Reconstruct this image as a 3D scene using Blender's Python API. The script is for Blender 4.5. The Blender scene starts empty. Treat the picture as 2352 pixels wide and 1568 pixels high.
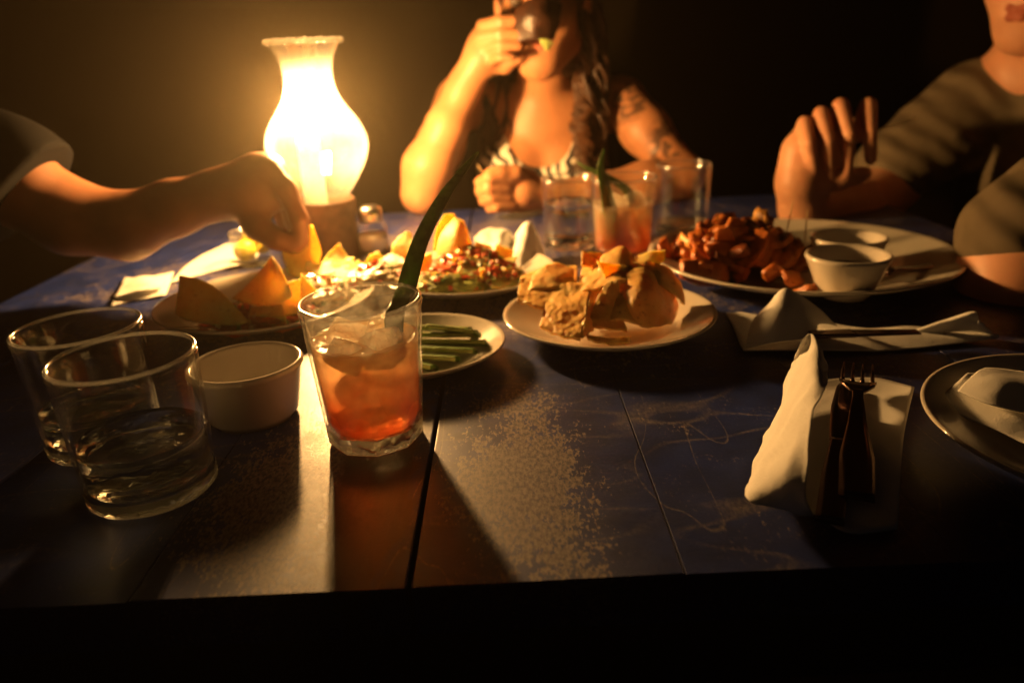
import bpy, bmesh, math, random
import numpy as np
from mathutils import Vector, Matrix, noise as mnoise
random.seed(7); rng = np.random.default_rng(7)
sc = bpy.context.scene

# ------------------------------------------------------------------ camera
# metres; z = 0 is the table top, the floor is 0.74 m below it
FPX, PITCH, ROLL, CAMH = 1700.0, math.radians(20.9), -0.049, 0.25
cp, sp = math.cos(PITCH), math.sin(PITCH)
FW = Vector((0, cp, -sp)); R0 = Vector((1, 0, 0)); U0 = Vector((0, sp, cp))
RT = math.cos(ROLL)*R0 + math.sin(ROLL)*U0
UP = -math.sin(ROLL)*R0 + math.cos(ROLL)*U0
cd = bpy.data.cameras.new('camera'); cam = bpy.data.objects.new('camera', cd)
sc.collection.objects.link(cam); sc.camera = cam
m = Matrix((RT, UP, -FW)).transposed().to_4x4(); m.translation = Vector((0, 0, CAMH)); cam.matrix_world = m
cd.sensor_width = 36; cd.lens = FPX/2352*36; cd.clip_start = 0.01; cd.clip_end = 60
cd.dof.use_dof = True; cd.dof.focus_distance = 0.50; cd.dof.aperture_fstop = 4.5
# ------------------------------------------------------------------ world, exposure
w = bpy.data.worlds.new('World'); sc.world = w; w.use_nodes = True
wn = w.node_tree.nodes; bg = wn['Background']
sky = wn.new('ShaderNodeTexSky'); sky.sky_type = 'NISHITA'; sky.sun_disc = False
sky.sun_elevation = math.radians(-4); sky.sun_rotation = math.radians(180)
w.node_tree.links.new(sky.outputs[0], bg.inputs[0]); bg.inputs[1].default_value = 0.05
sc.view_settings.view_transform = 'Standard'; sc.view_settings.look = 'None'
sc.view_settings.exposure = 0; sc.view_settings.gamma = 1; sc.view_settings.use_curve_mapping = False
cy = sc.cycles
cy.use_denoising = True; cy.max_bounces = 14; cy.transparent_max_bounces = 40; cy.transmission_bounces = 12
cy.diffuse_bounces = 4; cy.glossy_bounces = 6; cy.volume_bounces = 0; cy.sample_clamp_indirect = 6; cy.sample_clamp_direct = 0
cy.use_adaptive_sampling = False; cy.caustics_reflective = True; cy.caustics_refractive = True; cy.blur_glossy = 0.3
FLAME = 4000.0

# ------------------------------------------------------------------ helpers
def ray(px, py): return FW + RT*((px-1176)/FPX) + UP*((784-py)/FPX)
def at(px, py, z=0.0):                     # point on the level z seen in direction (px, py)
    d = ray(px, py); return Vector((0, 0, CAMH)) + d*((z-CAMH)/d.z)
def dep(px, py, y):                        # point at distance y
    d = ray(px, py); return Vector((0, 0, CAMH)) + d*(y/d.y)
def V(*a): return Vector(a)

def link(o, parent=None):
    sc.collection.objects.link(o)
    if parent is not None: o.parent = parent
    return o
def meshobj(name, verts, faces, mat, parent=None, smooth=True):
    me = bpy.data.meshes.new(name); me.from_pydata([tuple(v) for v in verts], [], faces)
    if smooth: me.polygons.foreach_set('use_smooth', [True]*len(me.polygons))
    me.materials.append(mat); me.update()
    return link(bpy.data.objects.new(name, me), parent)
def tag(o, label, cat, group=None, kind=None):
    if label: o['label'] = label
    if cat: o['category'] = cat
    if group: o['group'] = group
    if kind: o['kind'] = kind
    return o
def thing(name, label, cat, loc=(0, 0, 0), group=None):
    o = bpy.data.objects.new(name, None); o.empty_display_size = .02; o.location = loc
    link(o); return tag(o, label, cat, group)
def lathe(name, prof, mat, parent=None, n=56, facet=None, loc=(0, 0, 0), wob=0, close=True, sx=1, sy=1):
    """prof: closed list of (r, z) turned about z"""
    vs, fs = [], []; L = len(prof)
    for i in range(n):
        a = 2*math.pi*i/n
        for (r, z) in prof:
            rr = r
            if facet: rr = r*(1+(facet(a, z)))
            if wob: rr *= 1+wob*mnoise.noise(V(math.cos(a)*1.5, math.sin(a)*1.5, z*25))
            vs.append((loc[0]+rr*math.cos(a)*sx, loc[1]+rr*math.sin(a)*sy, loc[2]+z))
    for i in range(n):
        j = (i+1) % n
        for k in range(L if close else L-1):
            q = (k+1) % L
            if prof[k][0] < 1e-7 and prof[q][0] < 1e-7: continue
            fs.append((i*L+k, j*L+k, j*L+q, i*L+q))
    o = meshobj(name, vs, fs, mat, parent)
    bm = bmesh.new(); bm.from_mesh(o.data); bmesh.ops.remove_doubles(bm, verts=bm.verts, dist=1e-6)
    bmesh.ops.dissolve_degenerate(bm, dist=1e-7, edges=bm.edges)
    bmesh.ops.recalc_face_normals(bm, faces=bm.faces); bm.to_mesh(o.data); bm.free()
    return o
def crv(P, t):                             # Catmull-Rom through a list
    n = len(P)-1; x = min(max(t*n, 0), n-1e-9); i = int(x); u = x-i
    a = P[max(i-1, 0)]; b = P[i]; c = P[i+1]; d = P[min(i+2, n)]
    if n == 1: return b*(1-u)+c*u
    return 0.5*((2*b)+(c-a)*u+(2*a-5*b+4*c-d)*u*u+(3*b-a-3*c+d)*u**3)
def sheet(name, rows, mat, parent=None, nu=14, nv=14, amp=0, freq=60, th=.0008, seed=0, edge=0, smooth=True, amp2=0):
    """a thin solid sheet lofted through rows of points"""
    G = [[None]*(nu+1) for _ in range(nv+1)]
    for j in range(nv+1):
        cur = [crv(r, i/nu) for r in rows for i in range(nu+1)]
        for i in range(nu+1):
            G[j][i] = crv([cur[k*(nu+1)+i] for k in range(len(rows))], j/nv)
    N = [[None]*(nu+1) for _ in range(nv+1)]
    for j in range(nv+1):
        for i in range(nu+1):
            du = G[j][min(i+1, nu)]-G[j][max(i-1, 0)]; dv = G[min(j+1, nv)][i]-G[max(j-1, 0)][i]
            nn = du.cross(dv); N[j][i] = nn.normalized() if nn.length > 1e-12 else V(0, 0, 1)
    top, bot = [], []
    for j in range(nv+1):
        for i in range(nu+1):
            p = G[j][i]; s = V(seed*3.1, seed*1.7, seed)
            d = amp*mnoise.noise(p*freq+s) + amp*.5*mnoise.noise(p*freq*2.3+s) + amp2*mnoise.noise(p*freq*5+s)
            if edge and (i in (0, nu) or j in (0, nv)):
                p = p + mnoise.noise_vector(p*150+s)*edge
            top.append(p+N[j][i]*(d+th/2)); bot.append(p+N[j][i]*(d-th/2))
    n = len(top); fs = []; W = nu+1
    for j in range(nv):
        for i in range(nu):
            a, b, c, d = j*W+i, j*W+i+1, (j+1)*W+i+1, (j+1)*W+i
            fs.append((a, b, c, d)); fs.append((n+a, n+d, n+c, n+b))
    for i in range(nu):
        fs.append((i, n+i, n+i+1, i+1)); k = nv*W+i; fs.append((k, k+1, n+k+1, n+k))
    for j in range(nv):
        a = j*W; fs.append((a, a+W, n+a+W, n+a)); a = j*W+nu; fs.append((a, n+a, n+a+W, a+W))
    return meshobj(name, top+bot, fs, mat, parent, smooth)
def tube(name, pts, rad, mat, parent=None, n=8, steps=None, flat=None):
    """rad: list or number; swept round tube with closed ends"""
    P = [Vector(p) for p in pts]; R = rad if isinstance(rad, (list, tuple)) else [rad]*len(P)
    if steps:
        P2 = [crv(P, i/steps) for i in range(steps+1)]
        R = [np.interp(i/steps*(len(P)-1), range(len(P)), R) for i in range(steps+1)]; P = P2
    vs, fs = tube_geo(P, R, n)
    return meshobj(name, vs, fs, mat, parent)
def tube_geo(P, R, n=8, off=0):
    vs, fs = [], []; T0 = (P[1]-P[0]).normalized(); x = T0.orthogonal().normalized()
    for i, p in enumerate(P):
        T = (P[min(i+1, len(P)-1)]-P[max(i-1, 0)]).normalized()
        x = (x-T*x.dot(T)).normalized(); y = T.cross(x)
        for k in range(n):
            a = 2*math.pi*k/n; vs.append(p+(x*math.cos(a)+y*math.sin(a))*R[i])
    for i in range(len(P)-1):
        for k in range(n):
            q = (k+1) % n; fs.append((off+i*n+k, off+i*n+q, off+(i+1)*n+q, off+(i+1)*n+k))
    fs.append(tuple(off+k for k in range(n))[::-1]); fs.append(tuple(off+(len(P)-1)*n+k for k in range(n)))
    return vs, fs
def box(name, lo, hi, mat, parent=None, bev=.001):
    bm = bmesh.new(); bmesh.ops.create_cube(bm, size=1)
    for v in bm.verts: v.co = V(*[(lo[k]+hi[k])/2+v.co[k]*(hi[k]-lo[k]) for k in range(3)])
    if bev: bmesh.ops.bevel(bm, geom=list(bm.edges), offset=bev, segments=2, affect='EDGES', profile=.5)
    me = bpy.data.meshes.new(name); bm.to_mesh(me); bm.free(); me.materials.append(mat)
    return link(bpy.data.objects.new(name, me), parent)

# ------------------------------------------------------------------ materials
class NT:
    def __init__(s, name):
        s.m = bpy.data.materials.new(name); s.m.use_nodes = True; s.t = s.m.node_tree; s.t.nodes.clear()
        s.out = s.t.nodes.new('ShaderNodeOutputMaterial')
    def n(s, typ, ins=None, **kw):
        nd = s.t.nodes.new(typ)
        for k, v in kw.items(): setattr(nd, k, v)
        for k, v in (ins or {}).items():
            if isinstance(v, bpy.types.NodeSocket): s.t.links.new(v, nd.inputs[k])
            else: nd.inputs[k].default_value = v
        return nd
    def fres(s, ior, nb=None):             # front-face Fresnel on both sides of a thin wall (no internal total reflection)
        bf = s.n('ShaderNodeNewGeometry').outputs['Backfacing']
        io = s.math('ADD', s.math('MULTIPLY', bf, 1/ior-ior), ior)
        ins = {'IOR': io}
        if nb is not None: ins['Normal'] = nb
        return s.n('ShaderNodeFresnel', ins).outputs[0]
    def surf(s, o): s.t.links.new(o, s.out.inputs[0])
    def obj(s): return s.n('ShaderNodeTexCoord').outputs['Object']
    def map(s, v, scale=(1, 1, 1), rot=(0, 0, 0), loc=(0, 0, 0)): return s.n('ShaderNodeMapping', {0: v, 1: loc, 2: rot, 3: scale}).outputs[0]
    def noise(s, v, sc=5, det=4, rough=.55, dist=0): return s.n('ShaderNodeTexNoise', {'Vector': v, 'Scale': sc, 'Detail': det, 'Roughness': rough, 'Distortion': dist}).outputs[0]
    def ramp(s, f, stops):
        r = s.n('ShaderNodeValToRGB', {0: f}); e = r.color_ramp.elements
        while len(e) < len(stops): e.new(.5)
        for k, (p, c) in enumerate(stops):
            e[k].position = p; e[k].color = (c, c, c, 1) if not isinstance(c, tuple) else (*c, 1)
        return r.outputs[0]
    def mix(s, f, a, b):
        r = s.n('ShaderNodeMix', data_type='RGBA')
        for i, v in ((0, f), (6, a), (7, b)):
            if isinstance(v, bpy.types.NodeSocket): s.t.links.new(v, r.inputs[i])
            else: r.inputs[i].default_value = (*v, 1) if isinstance(v, tuple) else v
        return r.outputs[2]
    def math(s, op, a, b=0.0, clamp=False):
        r = s.n('ShaderNodeMath', operation=op, use_clamp=clamp)
        for i, v in ((0, a), (1, b)):
            if isinstance(v, bpy.types.NodeSocket): s.t.links.new(v, r.inputs[i])
            else: r.inputs[i].default_value = v
        return r.outputs[0]
    def bump(s, h, st=.3, d=.001): return s.n('ShaderNodeBump', {'Strength': st, 'Distance': d, 'Height': h}).outputs[0]
    def pbsdf(s, col, rough=.5, **k):
        b = s.n('ShaderNodeBsdfPrincipled')
        def put(nm, v):
            if isinstance(v, bpy.types.NodeSocket): s.t.links.new(v, b.inputs[nm])
            elif isinstance(v, tuple) and len(v) == 3 and nm in ('Base Color', 'Coat Tint', 'Specular Tint'): b.inputs[nm].default_value = (*v, 1)
            else: b.inputs[nm].default_value = v
        put('Base Color', col); put('Roughness', rough)
        for a, v in k.items(): put(a.replace('_', ' '), v)
        return b.outputs[0]
def simple(name, col, rough=.5, nscale=0, namp=.2, bump=0, bscale=400, bd=.0006, **k):
    t = NT(name); c = col; kw = dict(k); o = t.obj()
    if nscale:
        f = t.noise(o, nscale, 5); c = t.mix(t.ramp(f, [(.3, 0.), (.7, 1.)]), tuple(x*(1-namp) for x in col), tuple(min(1, x*(1+namp)) for x in col))
    if bump: kw['Normal'] = t.bump(t.noise(o, bscale, 3), bump, bd)
    t.surf(t.pbsdf(c, rough, **kw)); return t.m
def thin_glass(name, tint=(.97, .98, .97), gloss=1.0, fog=0.0, fogscale=0, rough=.02):
    """thin wall: clear transmission, Fresnel reflection, an optional film that scatters"""
    t = NT(name); tr = t.n('ShaderNodeBsdfTransparent', {0: (*tint, 1)}).outputs[0]
    gl = t.n('ShaderNodeBsdfGlossy', {'Color': (1, 1, 1, 1), 'Roughness': rough}).outputs[0]
    o = t.obj(); nb = t.bump(t.noise(o, 60, 2), .25, .001)
    fr = t.fres(1.5, nb)
    s = t.n('ShaderNodeMixShader', {0: t.math('MULTIPLY', fr, gloss, True), 1: tr, 2: gl}).outputs[0]
    if fog:
        ff = fog
        if fogscale: ff = t.math('MULTIPLY', t.ramp(t.noise(o, fogscale, 4), [(.35, .15), (.65, 1.)]), fog)
        tl = t.n('ShaderNodeBsdfTranslucent', {0: (.9, .88, .8, 1)}).outputs[0]
        df = t.n('ShaderNodeBsdfDiffuse', {0: (.8, .78, .72, 1)}).outputs[0]
        td = t.n('ShaderNodeMixShader', {0: .35, 1: tl, 2: df}).outputs[0]
        s = t.n('ShaderNodeMixShader', {0: ff, 1: s, 2: td}).outputs[0]
    t.surf(s); return t.m
def solid_glass(name, ior=1.5, col=(.97, .99, .97), rough=0, bump=0, bscale=60, clear=.0, milk=0.0):
    t = NT(name); ins = {'Color': (*col, 1), 'Roughness': rough, 'IOR': ior}
    nb = t.bump(t.noise(t.obj(), bscale, 2), bump, .002) if bump else None
    if bump: ins['Normal'] = nb
    s = t.n('ShaderNodeBsdfGlass', ins).outputs[0]
    if clear: s = t.n('ShaderNodeMixShader', {0: clear, 1: s, 2: t.n('ShaderNodeBsdfTransparent', {0: (*col, 1)}).outputs[0]}).outputs[0]
    if milk:
        i2 = {0: (.9, .86, .72, 1)}
        if bump: i2['Normal'] = nb
        s = t.n('ShaderNodeMixShader', {0: milk, 1: s, 2: t.n('ShaderNodeBsdfTranslucent', i2).outputs[0]}).outputs[0]
    t.surf(s); return t.m

def table_mat():
    t = NT('worn_blue_table_paint'); o = t.obj()
    sx = t.n('ShaderNodeSeparateXYZ', {0: o}); x, y = sx.outputs[0], sx.outputs[1]
    wood_n = t.noise(t.map(o, (14, 2.2, 14)), 6, 6, .6, .4)
    wood = t.mix(t.ramp(wood_n, [(.3, 0.), (.7, 1.)]), (.018, .007, .005), (.055, .020, .011))
    n1 = t.noise(o, 9, 6, .62); n2 = t.noise(o, 420, 3, .6); n3 = t.noise(t.map(o, (1, .45, 1)), 430, 5, .7)
    blue = t.mix(t.ramp(t.noise(o, 30, 5), [(.3, 0.), (.7, 1.)]), (.004, .012, .075), (.011, .028, .165))
    grey = t.mix(t.ramp(n3, [(.4, 0.), (.6, 1.)]), (.035, .036, .075), (.20, .165, .18))
    # worn patch beside the seam and a second one on the plank left of it
    def blob(cx, cy, rx, ry):
        a = t.math('DIVIDE', t.math('SUBTRACT', x, cx), rx); b = t.math('DIVIDE', t.math('SUBTRACT', y, cy), ry)
        d = t.math('SQRT', t.math('ADD', t.math('MULTIPLY', a, a), t.math('MULTIPLY', b, b)))
        return t.math('SUBTRACT', 1.0, d)
    f = t.math('MAXIMUM', blob(.005, .42, .048, .13), blob(-.135, .42, .055, .12))
    f = t.math('MAXIMUM', f, t.math('MULTIPLY', blob(-.06, .95, .45, .3), .55))
    f = t.math('ADD', t.math('MULTIPLY', f, .55), t.math('MULTIPLY', t.math('SUBTRACT', n1, .5), 1.5))
    f = t.math('ADD', f, t.math('MULTIPLY', t.math('SUBTRACT', n3, .5), 1.25))
    f = t.math('ADD', f, t.math('MULTIPLY', t.math('SUBTRACT', t.noise(t.map(o, (1, .5, 1), (0, 0, .1)), 130, 4, .6), .5), 1.15))
    worn = t.ramp(f, [(.12, 0.), (.16, 1.)])
    # sparse specks everywhere
    f2 = t.math('ADD', t.math('MULTIPLY', t.math('SUBTRACT', n3, .5), 1.4), t.math('MULTIPLY', t.math('SUBTRACT', t.noise(o, 22, 4), .5), .9))
    speck = t.math('MULTIPLY', t.ramp(f2, [(.17, 0.), (.3, 1.)]), .5)
    # long rubbed smears
    sm = t.noise(t.map(o, (1, 2.6, 1), (0, 0, -.45)), 7.5, 1, .4)
    band = t.math('ABSOLUTE', t.math('SUBTRACT', sm, .5)); smear = t.math('MULTIPLY', t.ramp(band, [(.0, 1.), (.022, 0.)]), t.ramp(n1, [(.36, 0.), (.6, .75)]))
    sm2 = t.noise(t.map(o, (3.3, .7, 1), (0, 0, .35)), 6, 1, .4)
    band2 = t.math('ABSOLUTE', t.math('SUBTRACT', sm2, .53)); scr = t.math('MULTIPLY', t.ramp(band2, [(.0, 1.), (.003, 0.)]), .8)
    mk = t.math('MAXIMUM', t.math('MAXIMUM', worn, speck), t.math('MAXIMUM', smear, scr))
    c = t.mix(mk, blue, grey)
    # bare varnished wood where the paint has gone altogether (shows reddish)
    bare = t.ramp(t.math('ADD', t.noise(t.map(o, (1, .5, 1)), 5, 5, .65), t.math('MULTIPLY', blob(-.085, .40, .05, .25), .28)), [(.60, 0.), (.64, 1.)])
    c = t.mix(bare, c, wood)
    h = t.math('ADD', t.math('MULTIPLY', mk, -.12), t.math('MULTIPLY', n2, .55))
    r = t.ramp(t.math('ADD', t.math('MULTIPLY', n1, .6), t.math('MULTIPLY', n2, .4)), [(.3, .34), (.7, .60)])
    r = t.math('ADD', r, t.math('MULTIPLY', mk, .08))
    t.surf(t.pbsdf(c, r, Normal=t.bump(h, .35, .0006), Specular_IOR_Level=.5, Coat_Weight=.14, Coat_Roughness=.22)); return t.m

M = {}
M['table'] = table_mat()
M['plank_side'] = simple('dark_varnished_wood', (.03, .014, .008), .45, 20, .4)
M['china'] = simple('glazed_off_white_china', (.64, .58, .48), .16, 14, .05, .08, 120, .0008, Coat_Weight=.5, Coat_Roughness=.06)
M['napkin'] = None
def napkin_mat():
    t = NT('paper_napkin'); o = t.obj(); n = t.noise(o, 900, 2); b = t.bump(t.math('ADD', t.math('MULTIPLY', n, .5), t.noise(o, 70, 4)), .5, .0012)
    d = t.pbsdf((.86, .84, .78), .9, Normal=b, Specular_IOR_Level=.1)
    tl = t.n('ShaderNodeBsdfTranslucent', {0: (.8, .76, .66, 1)}).outputs[0]
    t.surf(t.n('ShaderNodeMixShader', {0: .10, 1: d, 2: tl}).outputs[0]); return t.m
M['napkin'] = napkin_mat()
def chip_mat(name, a, b, spot, tl=.3, rough=.55, bs=.5):
    t = NT(name); o = t.obj(); n = t.noise(o, 60, 5); c = t.mix(t.ramp(n, [(.3, 0.), (.7, 1.)]), a, b)
    s = t.ramp(t.noise(o, 230, 2), [(.62, 0.), (.70, .75)]); c = t.mix(s, c, spot)
    bu = t.bump(t.math('ADD', t.noise(o, 140, 4), t.math('MULTIPLY', t.noise(o, 700, 2), .4)), bs, .0015)
    t.surf(t.pbsdf(c, rough, Normal=bu, Specular_IOR_Level=.45, Subsurface_Weight=tl, Subsurface_Radius=(.012, .006, .0022), Subsurface_Scale=1.)); return t.m
M['chip'] = chip_mat('fried_tortilla_chip', (.92, .53, .15), (.97, .66, .25), (.66, .30, .08), .85)
M['flat'] = chip_mat('blistered_fried_flatbread', (.90, .46, .12), (.97, .63, .22), (.46, .17, .04), .3, .4, .6)
M['wedge'] = chip_mat('fried_root_wedge', (.36, .09, .02), (.56, .18, .035), (.10, .02, .008), .15, .3, .6)
M['wedge_dark'] = chip_mat('dark_fried_meat', (.14, .035, .012), (.26, .07, .02), (.05, .012, .006), .0, .32, .8)
M['wedge_pale'] = chip_mat('pale_fried_wedge', (.80, .36, .07), (.86, .46, .12), (.4, .13, .03), .1, .35, .4)
M['shade_bite'] = simple('shade_dark_tortilla', (.035, .013, .006), .4, 60, .5, .6, 160, .002)  # near-black colour stands for the shaded side of the bite
M['tomato'] = simple('diced_tomato', (.46, .085, .03), .2, 300, .3, Subsurface_Weight=.3, Subsurface_Radius=(.006, .002, .001), Subsurface_Scale=1.)
M['onion'] = simple('diced_onion_and_cheese', (.82, .72, .50), .3, 300, .1)
M['herb'] = simple('chopped_green_herb', (.10, .20, .03), .45, 300, .4)
M['guac'] = simple('avocado_dip', (.26, .30, .06), .4, 200, .3, .5, 300, .002)
M['cream'] = simple('melted_cheese_and_cream', (.84, .72, .46), .35, 120, .15, .5, 150, .002)
def green_mat(name, skin, flesh, sc=90, rough=.35):
    t = NT(name); o = t.obj(); n = t.noise(t.map(o, (1, 1, .25)), sc, 4); t.surf(t.pbsdf(t.mix(t.ramp(n, [(.35, 0.), (.7, 1.)]), skin, flesh), rough, Normal=t.bump(n, .2, .0005))); return t.m
M['cuke'] = green_mat('green_vegetable_skin', (.05, .12, .015), (.12, .24, .035))
M['cuke_edge'] = green_mat('pale_green_flesh', (.32, .40, .10), (.50, .55, .20))
def leaf_mat():
    t = NT('long_fleshy_leaf'); o = t.obj(); n = t.noise(t.map(o, (1, 1, .2)), 120, 4); c = t.mix(t.ramp(n, [(.35, 0.), (.7, 1.)]), (.06, .10, .02), (.14, .20, .05))
    d = t.pbsdf(c, .35, Normal=t.bump(n, .3, .0005), Subsurface_Weight=.6, Subsurface_Radius=(.002, .003, .001), Subsurface_Scale=1.); tr = t.n('ShaderNodeBsdfTranslucent', {0: c}).outputs[0]
    t.surf(t.n('ShaderNodeMixShader', {0: .35, 1: d, 2: tr}).outputs[0]); return t.m
M['leaf'] = leaf_mat()
M['glass_thin'] = thin_glass('clear_tumbler_glass', gloss=1.3, rough=.05)
M['glass_fog'] = thin_glass('tumbler_glass_with_condensation', fog=.13, fogscale=110, rough=.05, gloss=1.3)
M['chimney'] = thin_glass('lamp_chimney_glass', (1, .98, .94), 1.0, fog=.07, fogscale=9)
M['glass_base'] = solid_glass('thick_glass_base', 1.5, (.98, .99, .97), .02, .5, 70, .0, .05)
M['glass_rim'] = thin_glass('rounded_glass_lip', gloss=3.5, rough=.16, fog=.06)
M['water'] = solid_glass('water', 1.33, (.985, 1, .99), .01, .6, 60, .0, .0)
M['ice'] = solid_glass('ice', 1.31, (1, .98, .95), .10, 1., 190, .25, .5)
def drink_mat():
    """cloudy liquid: each skin of it lets part of the light through tinted and scatters the rest"""
    t = NT('cloudy_orange_red_drink'); g = t.n('ShaderNodeTexCoord').outputs['Generated']
    z = t.n('ShaderNodeSeparateXYZ', {0: g}).outputs[2]; o = t.obj()
    cl = t.noise(t.map(o, (1, 1, 1.0)), 38, 3, .5, .8)
    f = t.math('ADD', z, t.math('MULTIPLY', t.math('SUBTRACT', cl, .5), 1.1))
    c = t.ramp(f, [(.05, (1., .26, .09)), (.34, (1., .46, .20)), (.66, (1., .66, .38)), (1., (1., .80, .56))])
    tc = t.ramp(f, [(.05, (1., .46, .22)), (.5, (1., .70, .44)), (1., (1., .86, .70))])
    tr = t.n('ShaderNodeBsdfTransparent', {0: tc}).outputs[0]
    nb = t.bump(t.noise(o, 80, 2), .5, .002)
    tl = t.n('ShaderNodeBsdfTranslucent', {0: c, 'Normal': nb}).outputs[0]; df = t.n('ShaderNodeBsdfDiffuse', {0: c, 'Normal': nb}).outputs[0]
    td = t.n('ShaderNodeMixShader', {0: .30, 1: tl, 2: df}).outputs[0]
    rf = t.n('ShaderNodeBsdfRefraction', {'Color': c, 'Roughness': .62, 'IOR': 1.04, 'Normal': nb}).outputs[0]
    ss = t.pbsdf(c, .2, Subsurface_Weight=1., Subsurface_Radius=(.06, .032, .018), Subsurface_Scale=1., Specular_IOR_Level=0., Normal=nb)
    td = t.n('ShaderNodeMixShader', {0: .6, 1: td, 2: rf}).outputs[0]
    td = t.n('ShaderNodeMixShader', {0: .22, 1: td, 2: ss}).outputs[0]
    a = t.ramp(f, [(.0, .74), (.9, .66)])
    b = t.n('ShaderNodeMixShader', {0: a, 1: tr, 2: td}).outputs[0]
    gl = t.n('ShaderNodeBsdfGlossy', {'Color': (1, 1, 1, 1), 'Roughness': .06, 'Normal': nb}).outputs[0]
    fr = t.fres(1.33, nb)
    t.surf(t.n('ShaderNodeMixShader', {0: fr, 1: b, 2: gl}).outputs[0]); return t.m
M['drink'] = drink_mat()
def flame_mat():
    t = NT('flame'); t.surf(t.n('ShaderNodeEmission', {0: (1., .54, .185, 1), 1: FLAME}).outputs[0]); return t.m
M['flame'] = flame_mat()
M['wax'] = simple('candle_wax', (.88, .80, .62), .45, Subsurface_Weight=1., Subsurface_Radius=(.02, .012, .006), Subsurface_Scale=1.)
M['drum'] = simple('dark_turned_wood', (.10, .055, .03), .5, 60, .35)
M['metal'] = simple('brushed_steel', (.62, .60, .56), .28, 200, .1, Metallic=1.)
M['metal_dark'] = simple('shade_dark_steel', (.20, .13, .11), .22, 200, .1, Metallic=1.)  # steel coloured darker for the shade the cutlery lies in
M['salt'] = simple('salt_grains', (.85, .83, .78), .7, 900, .1)
M['toothpick'] = simple('toothpick_wood', (.72, .50, .24), .6)
M['sauce'] = simple('brown_dipping_sauce', (.16, .075, .025), .15, 30, .2)
M['lemon'] = simple('lemon_wedge', (.70, .58, .06), .35, 120, .2, .4, 300, .001, Subsurface_Weight=.4, Subsurface_Radius=(.01, .008, .002), Subsurface_Scale=1.)
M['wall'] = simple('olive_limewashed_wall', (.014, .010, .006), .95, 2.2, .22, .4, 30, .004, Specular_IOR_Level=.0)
M['floor'] = simple('dark_floor_boards', (.05, .035, .025), .7, 8, .4)
def skin_mat(name, a, b, tattoos=()):
    t = NT(name); o = t.obj(); n = t.noise(o, 28, 5); c = t.mix(t.ramp(n, [(.3, 0.), (.7, 1.)]), a, b)
    if tattoos:
        ink = None; pat = t.ramp(t.noise(o, 38, 4, .6, 1.2), [(.47, 0.), (.53, 1.)])
        for (p, r) in tattoos:
            d = t.n('ShaderNodeVectorMath', {0: o, 1: tuple(p)}, operation='DISTANCE').outputs['Value']
            k = t.math('MULTIPLY', t.ramp(t.math('DIVIDE', d, r), [(.6, 1.), (1., 0.)]), pat)
            ink = k if ink is None else t.math('MAXIMUM', ink, k)
        c = t.mix(t.math('MULTIPLY', ink, .8), c, (.035, .025, .02))
    t.surf(t.pbsdf(c, .48, Normal=t.bump(t.math('ADD', t.noise(o, 400, 3), t.noise(o, 90, 3)), .25, .0006), Specular_IOR_Level=.4,
                   Subsurface_Weight=.25, Subsurface_Radius=(.008, .003, .0015), Subsurface_Scale=1.)); return t.m
M['lips'] = simple('lips', (.42, .12, .07), .4, Specular_IOR_Level=.2)
M['hair'] = simple('dark_brown_hair', (.045, .020, .010), .38, 30, .5, .6, 700, .001)
M['hair_light'] = simple('brown_wavy_hair', (.085, .034, .013), .4, 60, .5, .6, 700, .001)
M['hair_short'] = simple('short_dark_hair', (.03, .018, .012), .6, 60, .4)
M['eye'] = simple('eye', (.10, .07, .05), .4)
def top_mat():
    t = NT('black_and_cream_patterned_cloth'); o = t.obj()
    ww = t.n('ShaderNodeTexWave', {'Vector': t.map(o, (1, 1, 1), (0, .5, .2)), 'Scale': 12, 'Distortion': 11, 'Detail': 2, 'Detail Scale': 1.2}).outputs[1]
    c = t.mix(t.ramp(ww, [(.42, 0.), (.52, 1.)]), (.02, .018, .016), (.66, .60, .48))
    t.surf(t.pbsdf(c, .8, Normal=t.bump(t.noise(o, 600, 2), .3, .0006))); return t.m
M['top'] = top_mat()
M['black_cloth'] = simple('black_cotton', (.012, .010, .010), .9, 40, .3, Specular_IOR_Level=.1)
def shirt_mat():
    t = NT('plain_khaki_cotton'); o = t.obj(); n = t.noise(o, 18, 4)
    c = t.mix(t.ramp(n, [(.3, 0.), (.7, 1.)]), (.11, .085, .052), (.16, .125, .08))
    ww = t.n('ShaderNodeTexWave', {'Vector': t.map(o, (1, 1, 1), (.2, .95, .3)), 'Scale': 9, 'Distortion': 4.5, 'Detail': 2, 'Detail Scale': .7}).outputs[1]
    h = t.math('ADD', t.math('MULTIPLY', ww, 1.), t.math('MULTIPLY', t.noise(o, 900, 2), .03))
    t.surf(t.pbsdf(c, .9, Normal=t.bump(h, .6, .006), Specular_IOR_Level=.1)); return t.m
M['shirt'] = shirt_mat()
M['sleeve'] = simple('grey_blue_cotton', (.006, .0055, .0055), .9, 20, .15, .3, 600, Specular_IOR_Level=.08)

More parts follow.
